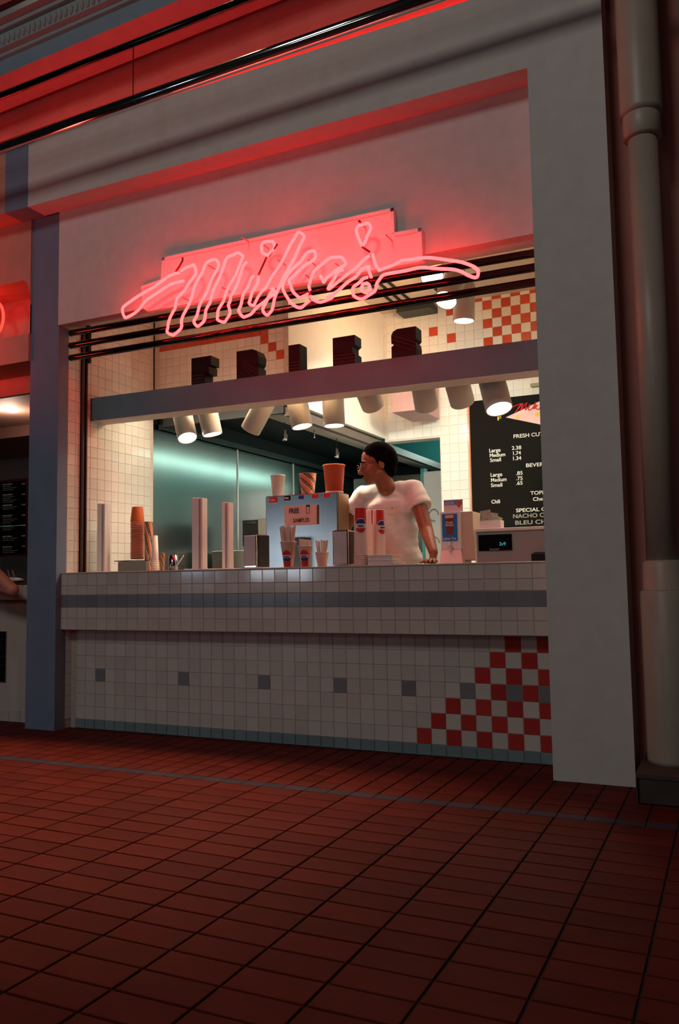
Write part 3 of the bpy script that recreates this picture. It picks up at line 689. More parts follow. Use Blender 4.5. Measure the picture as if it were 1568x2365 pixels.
# posts
for k, (x0, xm, x1, yt, yb_, Y, lab) in enumerate(((225, 234, 240, 1163, 1308, .12, 'white menu post beside the left tiled wall'), (443, 458, 466, 1150, 1306, .06, 'tallest white menu post on the counter'), (512, 519, 531, 1160, 1308, .16, 'white menu post with grooved face right of the tallest post'))):
    a = xz(x0, yt, Y); b = xz(x1, yt, Y)
    t = thing('menu_post', (a.x, Y, CZ), lab, 'post', 'white channel posts on the counter')
    m0 = xz(xm, yt, Y).x; dp = .05
    G().box((a.x, Y, CZ+.006), (m0, Y+dp, a.z), bev=.003).obj('front_face', 'white', t)
    G().box((m0-.002, Y+.012, CZ+.006), (m0+.022, Y+dp+.02, a.z-.002), bev=.002).obj('side_channel', 'white', t)
    G().box((m0+.004, Y+.006, CZ+.006), (m0+.008, Y+.014, a.z-.004)).obj('groove', 'grey', t)
    G().box((a.x-.035, Y-.04, CZ), (b.x+.03, Y+.10, CZ+.007), bev=.002).obj('base_plate', 'white', t)
# cups
def cup(name, cx, Y, rt, rb, z0, h, m, lab, cat='cup', grp=None, inverted=False, deco=None, parentlist=None):
    t = thing(name, (cx, Y, z0), lab, cat, grp)
    if inverted: prof = [(rt, 0), (rt+.002, .003), (rt, .008), (rb, h), (rb-.004, h-.006), (0, h-.006)]
    else: prof = [(0, .004), (rb-.003, .004), (rb-.002, 0), (rb, 0), (rt, h-.006), (rt+.003, h-.004), (rt+.003, h), (rt-.002, h), (rt-.003, h-.008), (rb-.002, .008), (0, .008)]
    G().lathe(prof, (cx, Y, z0), 28).obj('cup_body', m, t, True)
    return t
def cone_decal(t, name, cx, Y, z0, r0, r1, h, ang, hw, za, zb, fn, mats, off=.0012, nu=18, nv=22):
    # patch wrapped on a cone: r0 at z0, r1 at z0+h
    v = []; f = []; fm = []
    for j in range(nv+1):
        zz = za+(zb-za)*j/nv; r = r0+(r1-r0)*zz/h+off
        for i in range(nu+1):
            a = ang+hw*(2*i/nu-1); v.append((cx+r*math.cos(a), Y+r*math.sin(a), z0+zz))
    for j in range(nv):
        for i in range(nu):
            k = fn((i+.5)/nu*2-1, (j+.5)/nv)
            if k is None: continue
            q_ = j*(nu+1)+i; f.append((q_, q_+1, q_+nu+2, q_+nu+1)); fm.append(k)
    if f: return mesh(name, v, f, mats, t, True, fm)
CANG = math.atan2(-4.6, 2.1)       # towards the concourse
def emblem(flip):
    def fn(u, v):
        if flip: v = 1-v
        # v 0 bottom .. 1 top for an upright cup: red block, blue bowl, band, red dome
        if v < .34 and abs(u) < .85:
            if (u*u+((.52-v)/.22)**2) < 1.15 and v > .30: return 1
            return 0
        e = u*u+((v-.60)/.34)**2
        if e > 1: return None
        if v < .50: return 1
        if v < .68: return 2
        return 0
    return fn
def emblem_inv(u, v):
    w_ = 1-v; c_ = (u/.72)**2+((w_-.70)/.27)**2
    if c_ < 1: return 1 if w_ < .62 else (2 if w_ < .80 else 0)
    if c_ < 1.25: return 2
    return 0 if w_ < .60 and abs(u) < .86 else None
MT = ['redink', 'blueink', 'cupw']
# straw cups
random.seed(3)
def strawcup(px, Y, rt, rb, h, top, lab, deco, nst):
    c = xz(px, 1290, Y); t = cup('straw_cup', c.x, Y, rt, rb, CZ, h, 'cupw', lab, 'cup', 'cups of wrapped straws')
    if deco:
        em = cone_decal(t, 'printed_emblem', c.x, Y, CZ, rb, rt, h, CANG-.25, .85, .004, .105, emblem(False), MT)
        a = CANG-.25; r_ = rb+(rt-rb)*.062/h+.003
        text('PEPSI', 'lettering', (c.x+r_*math.cos(a)-.015*math.cos(a+math.pi/2), Y+r_*math.sin(a)-.015*math.sin(a+math.pi/2), CZ+.057), .013, 'blueink', em, width=.030, rotz=a+math.pi/2)
    zt = xz(px, top, Y).z
    for k in range(nst):
        a = random.random()*6.28; r = (rt-.008)*math.sqrt(random.random())
        p = Vector((c.x+r*.55*math.cos(a), Y+r*.55*math.sin(a), CZ+.01)); q_ = Vector((c.x+r*math.cos(a)*1.30, Y+r*math.sin(a)*1.2, zt-random.random()*.012))
        G().tube([p, q_], .0046, 6).obj('straw', 'cupw', t)
strawcup(666, -.02, .047, .027, .155, 1214, 'tall printed cup full of long wrapped straws, left of the three', True, 34)
strawcup(706, .0, .042, .026, .125, 1244, 'printed cup of shorter straws between the two other straw cups', True, 26)
strawcup(744, .02, .040, .028, .085, 1247, 'plain white cup of straws left of the second napkin dispenser', False, 24)
# napkin dispensers
for x0, x1, xs, y0, y1, Y, lab in ((562, 592, 624, 1235, 1304, -.03, 'chrome napkin dispenser left of the straw cups'), (767, 803, 822, 1225, 1303, -.04, 'chrome napkin dispenser between straw cups and printed cup stack')):
    a = xz(x0, y0, Y); b = xz(x1, y0, Y)
    t = thing('napkin_dispenser', (a.x, Y, CZ), lab, 'dispenser', 'napkin dispensers on the counter')
    G().box((a.x, Y, CZ), (b.x, Y+.16, a.z), bev=.006).obj('case', 'chrome', t, False)
    G().box((a.x+.006, Y-.004, CZ+.014), (b.x-.006, Y+.001, a.z-.008), bev=.003).obj('napkin_face', mat('napkin_face_plate', (.60, .52, .50), .45, .2), t)
    G().box((b.x, Y+.02, CZ+.01), (b.x+.003, Y+.15, a.z-.01)).obj('side_plate', 'dark', t)
# inverted printed stacks
def stack_inv(px, y0, Y, r, lab, ang, pwt=None):
    top = xz(px, y0, Y); c = top; H = top.z-CZ
    t = thing('cup_stack', (c.x, Y, CZ), lab, 'cups', 'upside down printed cup stacks')
    G().lathe([(r*1.30, 0), (r*1.30, .004), (r*1.02, H-.004), (r*.96, H), (0, H-.003)], (c.x, Y, CZ), 28).obj('cup_body', 'cupw', t, True)
    for k in range(5):
        z = CZ+.012+k*.011; rr = r*1.30-(r*.28)*(z-CZ)/H
        G().lathe([(rr, 0), (rr+.0025, .002), (rr+.0025, .004), (rr, .006)], (c.x, Y, z), 28).obj('cup_rim', 'cupw', t, True)
    hh = .150
    em = cone_decal(t, 'printed_emblem', c.x, Y, CZ, r*1.30, r*1.02, H, ang, 1.25, H-hh, H-.002, emblem_inv, MT, nu=30, nv=34)
    a = ang; r_ = r*1.1+.004
    text('PEPSI', 'lettering', (c.x+r_*math.cos(a)-.016*math.cos(a+math.pi/2), Y+r_*math.sin(a)-.016*math.sin(a+math.pi/2), CZ+H-.112), .014, 'blueink', em, width=.032, rotz=a+math.pi/2)
stack_inv(832, 1173, -.01, .0335, 'tallest upside down stack of printed cups, beside napkin dispenser', CANG)
stack_inv(857, 1178, .26, .0325, 'upside down cup stack standing behind, middle of the three stacks', CANG+1.1)
stack_inv(873, 1178, .165, .0310, 'upside down cup stack at the right end of the three stacks', CANG+.7)
# white paper tray, box lid
a = xz(848, 1274, -.03); b = xz(906, 1272, -.03)
t = thing('napkin_pile', (a.x, -.03, CZ), 'pale folded napkin pile before the person', 'napkins')
for k in range(7): G().box((a.x+.002*(k % 2), -.03+.002*(k % 3), CZ+k*.0085), (b.x-.002*(k % 3), .10, CZ+k*.0085+.0075), bev=.001).obj('napkin', 'paper', t)
a = xz(907, 1292, -.02); b = xz(923, 1292, -.02)
tag(G().box((a.x, -.02, CZ), (b.x, .08, CZ+.018), bev=.002).obj('paper_packet', 'paper'), 'small flat white packet right of the napkin pile', 'packet')
# left group: wire tray, orange cup stack, striped stack, white stack, small cup, mug with spoon
a = xz(256, 1296, .20); b = xz(334, 1296, .20)
t = thing('wire_tray', (a.x, .20, CZ), 'shallow metal tray under the orange cup stack', 'tray')
G().tube([(a.x, .235, a.z), (b.x-.012, .235, a.z), (b.x-.012, .42, a.z), (a.x, .42, a.z)], .003, 6, closed=True).obj('tray_rim', 'dark', t)
G().box((a.x+.03, .24, CZ), (b.x-.018, .40, a.z-.006)).obj('tray_body', mat('tray_grey', (.25, .24, .20), .4, .6), t)
c = xz(317, 1290, .29); rt, rb, h = .048, .038, .105
zs = c.z-.004; nst = 21; pitch = (xz(317, 1205, .29).z-zs)/nst
t = thing('orange_cup_stack', (c.x, .29, zs), 'tall stack of orange printed paper cups on the metal tray', 'cups')
for k in range(nst):
    G().lathe([(rb+.004, 0), (rt, pitch*.75), (rt+.003, pitch*.8), (rt+.003, pitch*.98), (rb, pitch)], (c.x, .29, zs+k*pitch), 24).obj('cup', mat('cup_rim_pink', (.66, .30, .20), .5), t, True)
zt = zs+nst*pitch
G().lathe([(rt, 0), (rt+.001, .004), (rb, h-.004), (rb-.002, h), (0, h-.003)], (c.x, .29, zt), 28).obj('top_cup', 'orange', t, True)
def stripefn(seed):
    def fn(u, v):
        s_ = (u*1.1+v*2.2+seed) % 1.0
        if s_ < .42: return 1 if ((u*7-v*5) % 1 > .28 or s_ < .08 or s_ > .34) else 2
        return 0 if s_ < .9 else 2
    return fn
ST = [mat('stripe_orange', (.62, .20, .06), .6), 'brownink', 'cupw']
def striped(px, ytop, ybot, Y, rt, rb, lab, zbase=None, name='striped_cup', word=False, cat='cup', inv=False):
    b_ = xz(px, ybot, Y); tp_ = xz(px, ytop, Y); z0 = zbase if zbase is not None else CZ; h = tp_.z-z0
    t = thing(name, (b_.x, Y, z0), lab, cat)
    if inv: r0, r1 = rt, rb
    else: r0, r1 = rb, rt
    G().lathe([(0, .002), (r0, 0), (r1, h), (r1+.002, h) if not inv else (r1-.002, h), (r1-.003, h-.003), (0, h-.006)], (b_.x, Y, z0), 28).obj('cup_body', 'cupw', t, True)
    cone_decal(t, 'striped_print', b_.x, Y, z0, r0, r1, h, CANG, 1.6, .002, h-.002, stripefn(.2), ST, nu=40, nv=40)
    return t, b_, h
t, q_, h = striped(343, 1205, 1250, .28, .030, .024, 'brown and orange striped cup stack behind the orange stack', name='striped_cup_stack', cat='cups', zbase=CZ)
t, q_, h = striped(375, 1277, 1306, .14, .017, .013, 'smallest striped cup beside the metal mug')
c = xz(358, 1300, .24); top = xz(358, 1237, .24)
t = thing('white_cup_stack', (c.x, .24, CZ), 'narrow stack of plain white cups behind the small striped cup', 'cups')
H = top.z-CZ
G().lathe([(.028, 0), (.018, H), (0, H-.003)], (c.x, .24, CZ), 24).obj('cup_body', 'cupw', t, True)
for k in range(6): G().lathe([(.029-.0006*k, 0), (.031-.0006*k, .003), (.028-.0006*k, .006)], (c.x, .24, CZ+.008+k*.012), 24).obj('cup_rim', 'cupw', t, True)
c = xz(400, 1300, .10); top = xz(400, 1289, .10)
t = thing('metal_mug', (c.x, .10, CZ), 'small steel mug with a slanting spoon beside the tallest post', 'mug')
G().lathe([(.030, 0), (.032, .03), (.034, top.z-CZ+.02), (.031, top.z-CZ+.02), (.028, .005), (0, .005)], (c.x, .10, CZ), 24).obj('mug_body', 'steel2', t, True)
G().tube([(c.x+.01, .10, CZ+.01), at(424, 1283, 'Y', .08)], .0045, 8).obj('spoon', 'paper', t)

# ---------------------------------------------------------------- steel drinks machine
MYf = .34
a = xz(613, 1146, MYf); b = xz(779, 1136, MYf); dm = thing('drinks_machine', (a.x, MYf, CZ), 'steel drinks machine with brand stickers and a handwritten sign', 'machine')
G().box((a.x, MYf, CZ), (b.x, MYf+.17, (a.z+b.z)/2), bev=.006).obj('cabinet', 'steel2', dm)
zt = (a.z+b.z)/2
G().box((b.x-.001, MYf+.01, CZ), (b.x+.003, MYf+.165, zt-.006)).obj('side_panel', mat('side_panel_tan', (.35, .22, .12), .4, .5), dm)
for k, (x0, y0, x1, y1, m_, s_) in enumerate(((622, 1148, 640, 1161, 'redink', 'Coke'), (656, 1145, 670, 1156, 'black', 'Diet'), (690, 1144, 701, 1153, 'blueink', ''), (721, 1141, 734, 1151, 'redink', '7'), (748, 1139, 760, 1149, 'redink', ''))):
    p = xz(x0, y1, MYf-.002); q_ = xz(x1, y0, MYf-.002)
    stk = G().box((p.x, MYf-.003, p.z), (q_.x, MYf, q_.z)).obj('sticker', m_, dm)
    if s_ and k < 2: text(s_, 'lettering', (p.x+.004, MYf-.004, p.z+.009), .018, 'paper', stk, width=(q_.x-p.x)*.7)
# handwritten sign
SY = MYf-.02
fs = thing('handwritten_sign', xz(658, 1214, SY), 'pale card sign with handwriting taped to the drinks machine', 'sign')
p = xz(657, 1214, SY); q_ = xz(730, 1165, SY)
crd = G().box((p.x, SY, p.z), (q_.x, MYf-.0035, q_.z), bev=.001).obj('card', mat('card_pink', (.62, .45, .40), .8), fs)
text('FREE', 'lettering', (xz(668, 1186, SY).x, SY-.0015, xz(668, 1186, SY).z), .046, 'brownink', crd, width=.072)
text('SAMPLES', 'lettering', (xz(677, 1207, SY).x, SY-.0015, xz(677, 1207, SY).z), .038, mat('dark_red_ink', (.20, .03, .02), .7), crd, width=.118, italic=.1)
cc = xz(711, 1178, SY)
G().tube([cc+Vector((-.014, -.002, .02)), cc+Vector((-.009, -.002, -.022)), cc+Vector((.009, -.002, -.022)), cc+Vector((.014, -.002, .02))], .0016, 6).box((cc.x-.012, SY-.002, cc.z+.02), (cc.x+.014, SY, cc.z+.034)).obj('drawn_cup', 'brownink', fs)
# cups on top of the machine
c = xz(642, 1140, .42); t_ = xz(642, 1098, .42)
t = cup('white_paper_cup', c.x, .42, .052*.95, .036, zt, t_.z-zt, 'cupw', 'white paper cup on the left of the drinks machine top')
text('Mike\'s', 'lettering', (c.x-.012, .42-.05, zt+.055), .022, 'pink', t, width=.05, rotz=.4)
striped(711, 1094, 1140, .42, .057, .040, 'brown striped fries cup in the middle of the machine top', zbase=zt)
c = xz(772, 1135, .42); t_ = xz(772, 1074, .42)
t = cup('orange_bucket_cup', c.x, .42, .070, .056, zt, t_.z-zt, 'deeporange', 'large orange paper bucket on the right of the machine top')
G().lathe([(.0575, 0), (.0595, .003), (.0585, .009)], (c.x, .42, zt), 28).obj('white_base_band', 'cupw', t, True)
G().lathe([(.0715, 0), (.075, .002), (.075, .006), (.0715, .008)], (c.x, .42, t_.z-.008), 28).obj('rolled_rim', mat('rim_orange', (.75, .25, .10), .5), t, True)

# ---------------------------------------------------------------- juice dispenser
JY = .22
jd = thing('iced_tea_dispenser', xz(1050, 1296, JY), 'white drink dispenser with blue poster front and small tap', 'dispenser')
a = xz(1019, 1296, JY); b = xz(1062, 1180, JY); c = xz(1090, 1180, JY)
zb_ = xz(1040, 1270, JY).z
G().box((a.x, JY, zb_), (b.x+.004, JY+.18, b.z), bev=.006).obj('tank_front', 'white', jd)
G().box((b.x, JY+.01, CZ+.02), (c.x, JY+.17, b.z-.004), bev=.004).obj('tank_side', mat('tank_tan', (.55, .44, .32), .5), jd)
G().add([(xz(1014,1297,JY-.06).x, JY-.06, CZ), (xz(1068,1297,JY-.06).x, JY-.06, CZ), (b.x, JY, zb_), (a.x, JY, zb_), (a.x, JY+.15, CZ), (b.x+.02, JY+.15, CZ), (b.x, JY+.15, zb_), (a.x, JY+.15, zb_)],
   [(0,1,2,3),(3,2,6,7),(4,7,6,5),(0,3,7,4),(1,5,6,2),(0,4,5,1)]).obj('base', 'white', jd)
p = xz(1022, 1250, JY-.003); q_ = xz(1055, 1186, JY-.003)
pst = G().box((p.x, JY-.004, p.z), (q_.x, JY-.0005, q_.z)).obj('poster', 'brightblue', jd)
m0 = (p.x+q_.x)/2; w_ = (q_.x-p.x); hh = q_.z-p.z
G().add([(m0-w_*.30, JY-.006, p.z+hh*.90), (m0+w_*.30, JY-.006, p.z+hh*.90), (m0+w_*.2, JY-.006, p.z+hh*.24), (m0-w_*.2, JY-.006, p.z+hh*.24)], [(3,2,1,0)]).add([(m0-w_*.28, JY-.0065, p.z+hh*.96), (m0+w_*.30, JY-.0065, p.z+hh*.96), (m0+w_*.27, JY-.0065, p.z+hh*.84), (m0-w_*.27, JY-.0065, p.z+hh*.84)], [(3,2,1,0)], 1).obj('printed_glass', [mat('cola_brown', (.22, .03, .015), .5), mat('ice_print', (.8, .45, .2), .5)], pst)
text('Fresh', 'lettering', (m0-w_*.2, JY-.0075, p.z+hh*.64), .020, 'paper', pst, width=w_*.42)
text('Brewed', 'lettering', (m0-w_*.24, JY-.0075, p.z+hh*.55), .020, 'paper', pst, width=w_*.50)
text('Lipton Tea', 'lettering', (p.x+.005, JY-.0055, p.z+.008), .020, 'paper', pst, width=w_*.86)
s0 = xz(1037, 1253, JY-.03)
G().tube(smoothpath([s0, s0+Vector((.008, -.01, -.012)), s0+Vector((-.006, -.01, -.026)), s0+Vector((.006, 0, -.04)), s0+Vector((0, 0, -.052))], 3), .007, 8).tube([s0, s0+Vector((0, .03, 0))], .007, 8).obj('tap', 'white', jd, True)
p = xz(1025, 1179, JY+.02); q_ = xz(1068, 1153, JY+.02)
t = thing('promotion_card', p, 'small printed card standing on top of the drink dispenser', 'card')
G().box((p.x, JY+.02, b.z), (q_.x, JY+.024, q_.z)).obj('card', 'paper', t)
G().box((p.x+.002, JY+.0185, p.z+(q_.z-p.z)*.5), (q_.x-.002, JY+.02, q_.z-.002)).obj('blue_print', mat('periwinkle_print', (.18, .25, .60), .6), t)
text('ICED TEA', 'lettering', (p.x+.008, JY+.0175, p.z+(q_.z-p.z)*.55), .022, 'paper', t, width=.056)
G().ell((q_.x-.022, JY+.017, p.z+.036), (.013, .002, .022), 12).obj('fruit_print', 'deeporange', t)

# ---------------------------------------------------------------- cash register
RY = .10
rg = thing('cash_register', xz(1105, 1297, RY), 'beige cash register with black customer display under the menu', 'register')
a = xz(1101, 1296, RY); zt_ = xz(1105, 1229, RY).z; zc_ = xz(1105, 1222, RY+.02).z
G().box((a.x, RY, CZ), (.79, RY+.30, zt_), bev=.006).obj('case', 'regplastic', rg)
G().box((a.x-.006, RY-.01, zt_), (.79, RY+.31, zt_+.018), bev=.004).obj('top_lip', 'ink', rg)
G().box((a.x-.004, RY-.004, CZ), (a.x+.004, RY+.28, zt_)).obj('side_edge', 'ink', rg)
p = xz(1106, 1273, RY); q_ = xz(1182, 1233, RY)
dsp = G().box((p.x, RY-.008, p.z), (q_.x, RY+.002, q_.z), bev=.002).obj('display', 'display', rg)
text('2v9', 'display_digits', xz(1153, 1260, RY-.009), .026, 'digits', dsp, width=.036)
text('SHARP', 'lettering', xz(1131, 1271, RY-.009), .014, 'grey', dsp, width=.055)
a = xz(1227, 1293, -.02); b = xz(1262, 1277, -.02)
tag(G().box((a.x, -.02, CZ), (.79, .06, b.z), bev=.003).box((a.x+.012, -.01, b.z-.001), (.79, .05, b.z+.006)).obj('card_imprinter', 'black'), 'low black box before the register by the right pillar', 'box')
# tip box with bills
TY = RY+.05; a = xz(1108, 1225, TY); b = xz(1155, 1198, TY); z0 = zt_+.018
t = thing('tip_box', (a.x, TY, z0), 'white open tip box holding dollar bills on the register', 'box')
G().box((a.x, TY, z0), (b.x, TY+.08, b.z-.006)).obj('box_body', 'paper', t)
for k, (dx, ang, hz_) in enumerate(((.002, -.10, .050), (.028, .18, .045), (.045, .42, .036))):
    bm_ = G(); w0 = .062; v = []
    for i in range(7):
        for j in range(2): v.append(Vector((w0*i/6, .004*math.sin(i*.9+k), (hz_ if j else -.02))))
    R_ = Matrix.Rotation(ang, 4, 'Y'); v = [R_ @ p_+Vector((a.x+dx, TY+.02+.02*k, b.z)) for p_ in v]
    bm_.add(v, [(2*i, 2*i+2, 2*i+3, 2*i+1) for i in range(6)]); bm_.obj('banknote', 'money', t, True)

# ================================================================ PERSON BEHIND THE COUNTER
def head(g, H, fwd, scale=1.):                # adds a head with face to g; H = centre between the eyes' height
    f = Vector(fwd).normalized(); r = f.cross(Vector((0, 0, 1))).normalized(); u = r.cross(f)
    R = Matrix((r, f, u)).transposed()
    def L(x, y, z): return Vector(H)+R @ (Vector((x, y, z))*scale)
    E = lambda c, rr: g.ell(L(*c), [q*scale for q in rr], 16, rot=R)
    E((0, -.012, .036), (.072, .092, .084)); E((0, .030, -.028), (.058, .060, .082)); E((0, .064, -.094), (.024, .022, .018))
    for s in (-1, 1):
        g.cap(L(s*.050, -.002, -.055), L(s*.012, .062, -.092), .021*scale, .018*scale)
        E((s*.036, .064, -.028), (.020, .020, .022)); E((s*.012, .100, -.036), (.009, .010, .008))
        E((s*.078, -.012, -.012), (.008, .019, .030)); E((s*.030, .0745, .002), (.015, .012, .011))
    g.cap(L(-.030, .078, .022), L(.030, .078, .022), .0105*scale, .0105*scale)
    g.cap(L(0, .087, .008), L(0, .110, -.030), .0085*scale, .0125*scale)
    E((0, .086, -.062), (.021, .011, .0065)); E((0, .084, -.073), (.018, .011, .007))
    g.cap(L(0, -.015, -.06), L(0, -.035, -.15), .052*scale, .056*scale)
    return L, R
P1 = thing('person', (-.45, .62, 0), 'person in white t-shirt and glasses leaning on the counter, looking left', 'person')
HC = at(867, 1073, 'Y', .48)
fw = Vector((-.74, -.62, -.22))
g = G(); L, R = head(g, HC, fw, 1.06)
neck = at(893, 1130, 'Y', .60)
shL = at(957, 1128, 'Y', .60); shR = at(838, 1142, 'Y', .56)
g.cap(L(0, -.03, -.08), neck, .050, .058)
chest = (shL+shR)/2+Vector((0, .02, -.10)); waist = Vector((chest.x+.03, .66, 1.10)); hip = Vector((chest.x+.03, .72, .95))
g.cap(neck, chest+Vector((0, .02, 0)), .065, .09); g.cap(shL, shR, .050, .050)
for k in range(9): g.ell(chest.lerp(hip, k/8), (.150, .098, .09))
elL = at(985, 1226, 'Y', .50); wrL = at(1001, 1276, 'Y', .36)
g.cap(shL, elL, .052, .043); g.cap(elL, wrL, .044, .029)
elR = at(796, 1222, 'Y', .60); wrR = Vector((elR.x+.075, .46, CZ+.05))
g.cap(shR, elR, .050, .038); g.cap(elR, wrR, .040, .026)
def hand(g, wr, fdir, side, flat=CZ):
    f = Vector(fdir).normalized(); sd = Vector((0, 0, 1)).cross(f)*side
    pc = Vector((wr.x, wr.y, flat+.022))+f*.045
    g.cap(wr, Vector((wr.x, wr.y, flat+.03))+f*.02, .026, .022)
    g.ell(pc, (.038, .045, .017), rot=Matrix((sd*side, f, Vector((0, 0, 1)))).transposed())
    for k, (o_, ln) in enumerate(((-.031, .055), (-.011, .068), (.010, .074), (.030, .066))):
        b_ = pc+sd*o_*-1+f*.034; kn = b_+f*ln*.5+Vector((0, 0, .008)); tp = b_+f*ln+Vector((0, 0, -.009))+sd*(-o_)*.3
        g.cap(b_, kn, .0095, .0088, 8); g.cap(kn, tp, .0088, .0075, 8)
    th = pc-f*.02+sd*-.03*-1*1.0
    g.cap(pc-f*.015+sd*.030, pc+f*.012+sd*.056, .012, .010, 8); g.cap(pc+f*.012+sd*.056, pc+f*.035+sd*.062+Vector((0, 0, -.006)), .010, .008, 8)
hand(g, wrL, (.10, -1, 0), -1); hand(g, wrR, (.2, -1, 0), 1)
for s in (-1, 1):
    g.cap(hip+Vector((s*.08, 0, -.03)), (hip.x+s*.10, .70, .50), .085, .058); g.cap((hip.x+s*.10, .70, .50), (hip.x+s*.11, .76, .10), .056, .038)
    g.cap((hip.x+s*.11, .78, .05), (hip.x+s*.12, .62, .035), .042, .032)
body = organic(g, 'body', 'skin', P1, .0055, 3)
# eyes, eyebrows, glasses, hair
for s in (-1, 1):
    g = G(); g.ell(L(s*.030, .0795, .001), (.0105,)*3, 12); g.obj('eye', mat('eye_white', (.30, .26, .23), .5), P1, True)
    g = G(); g.ell(L(s*.030, .0875, .000), (.0045,)*3, 8); g.obj('iris', 'black', P1, True)
    G().tube([L(s*.014, .091, .026), L(s*.030, .090, .031), L(s*.047, .080, .026)], .0035, 6).obj('eyebrow', 'hair', P1)
G().tube([L(-.020, .0985, -.064), L(0, .1035, -.067), L(.020, .0985, -.064)], [.001, .003, .001], 6).obj('mouth_line', mat('lip_brown', (.12, .03, .02), .5), P1)
gl = G()
for s in (-1, 1):
    gl.tube([L(s*.031+.023*math.cos(a), .103-.10*abs(.023*math.cos(a)*s+.0)*.3, .002+.018*math.sin(a)) for a in np.linspace(0, 2*math.pi, 20)[:-1]], .0018, 6, closed=True)
    gl.tube([L(s*.054, .100, .006), L(s*.072, .05, .008), L(s*.080, -.015, .004)], .0017, 6)
gl.tube([L(-.008, .104, .006), L(0, .107, .009), L(.008, .104, .006)], .0016, 6)
gl.obj('glasses', mat('glasses_metal', (.04, .035, .03), .4, .5), P1, True)
g = G(); s98 = .98
for c_, r_ in (((0, -.030, .066), (.098, .098, .072)), ((0, -.080, .020), (.094, .066, .094)), ((0, -.070, -.045), (.074, .052, .060)), ((.060, -.035, .030), (.034, .056, .052)), ((-.060, -.035, .030), (.034, .056, .052))):
    g.ell(L(*c_), r_, 20, rot=R)
def displace(me, fn):
    n = len(me.vertices); co = np.empty(n*3, np.float32); no = np.empty(n*3, np.float32)
    me.vertices.foreach_get('co', co); me.vertices.foreach_get('normal', no); co = co.reshape(-1, 3); no = no.reshape(-1, 3)
    me.vertices.foreach_set('co', (co+no*fn(co)[:, None]).ravel().astype(np.float32)); me.update()
def hairdisp(me):
    rs = np.random.RandomState(5)
    displace(me, lambda c: .0028*np.sin(c[:, 0]*210)*np.sin(c[:, 1]*190+1)*np.sin(c[:, 2]*200+2)+.0016*rs.rand(len(c)))
organic(g, 'hair', 'hair', P1, .006, 3, hairdisp)
# t-shirt
g = G()
g.cap(shL+Vector((-.03, 0, -.004)), shR+Vector((.03, 0, -.004)), .062, .062)
g.cap(neck+Vector((0, .012, -.044)), chest+Vector((0, .02, .0)), .082, .105)
for k in range(3): g.ell(chest+Vector((0, .006, .03+.03*k)), (.176-.02*k, .112-.010*k, .07), 20)
hem = Vector((chest.x+.02, .68, 1.00))
for k in range(14):
    t_ = k/13; c_ = chest.lerp(hem, t_); g.ell(c_+Vector((.006*math.sin(k*2.1), 0, 0)), (.186-.022*math.sin(t_*3.1)+.004*math.sin(k*1.7), .122, .085), 20)
def sleeve(a, b, r0, r1):
    a = Vector(a); b = Vector(b); d = (b-a).normalized(); n = (b-a).length
    g.lathe([(0, -.02), (r0, 0), (r1, n), (r1-.012, n-.002), (0, n-.01)], a, 24, axis=d)
slL = at(973, 1172, 'Y', .555); slR = at(815, 1182, 'Y', .575)
g.ell(shL, (.060, .062, .058)); g.ell(shR, (.060, .062, .058))
sleeve(shL, slL, .060, .073); sleeve(shR, slR, .060, .068)
def folds(me):
    def fn(c):
        a, b = np.array(shL)+[-.02, -.03, -.09], np.array(shR)+[.02, -.03, -.09]; q = c-a; q2 = c-b
        r1 = np.linalg.norm(q, axis=1); r2 = np.linalg.norm(q2, axis=1)
        k = np.sin(np.arctan2(q[:, 2], -q[:, 0])*13)*np.exp(-((r1-.17)/.09)**2)*.0020
        k += np.sin(np.arctan2(q2[:, 2], q2[:, 0])*12)*np.exp(-((r2-.16)/.08)**2)*.0016
        k += np.sin(c[:, 0]*52+c[:, 2]*23+2*np.sin(c[:, 2]*11))*.0062*np.clip((1.46-c[:, 2])/.12, 0, 1)
        k += np.sin(c[:, 2]*60-c[:, 0]*34)*.0022*np.clip((1.30-c[:, 2])/.12, 0, 1)
        return k
    displace(me, fn)
sh = organic(g, 'tshirt', 'shirt', P1, .006, 5, folds)
# neckband
nb = [neck+Vector((.064*math.cos(a)-.004, .060*math.sin(a)-.012, -.008+.022*math.sin(a)+.006*math.cos(a))) for a in np.linspace(0, 2*math.pi, 28)[:-1]]
G().tube(smoothpath(nb, 2, True), .0075, 8, closed=True).obj('neckband', 'shirt', P1, True)
p = chest+Vector((.045, -.1245, .035)); 
ptext('Mike\'s', 903, 1176, 921, 6, chest.y-.130, 'pink', P1, italic=.3, name='shirt_print')
ptext('FRIES', 898, 1192, 918, 5, chest.y-.132, 'yellow', P1, italic=.2, name='shirt_print')
g = G(); g.ell(hip, (.168, .122, .13))
for s in (-1, 1): g.cap(hip+Vector((s*.08, 0, -.03)), (hip.x+s*.10, .70, .50), .10, .072); g.cap((hip.x+s*.10, .70, .50), (hip.x+s*.11, .76, .12), .072, .058)
organic(g, 'trousers', 'denim', P1, .010, 3)
for s in (-1, 1): G().ell((hip.x+s*.115, .70, .045), (.052, .14, .045), 16).obj('shoe', 'black', P1, True)

# ================================================================ NEIGHBOURING SHOP (left)
NX = -2.762
nb_ = G().box((-9, PY, 3.02), (NX, .05, HZ)); 
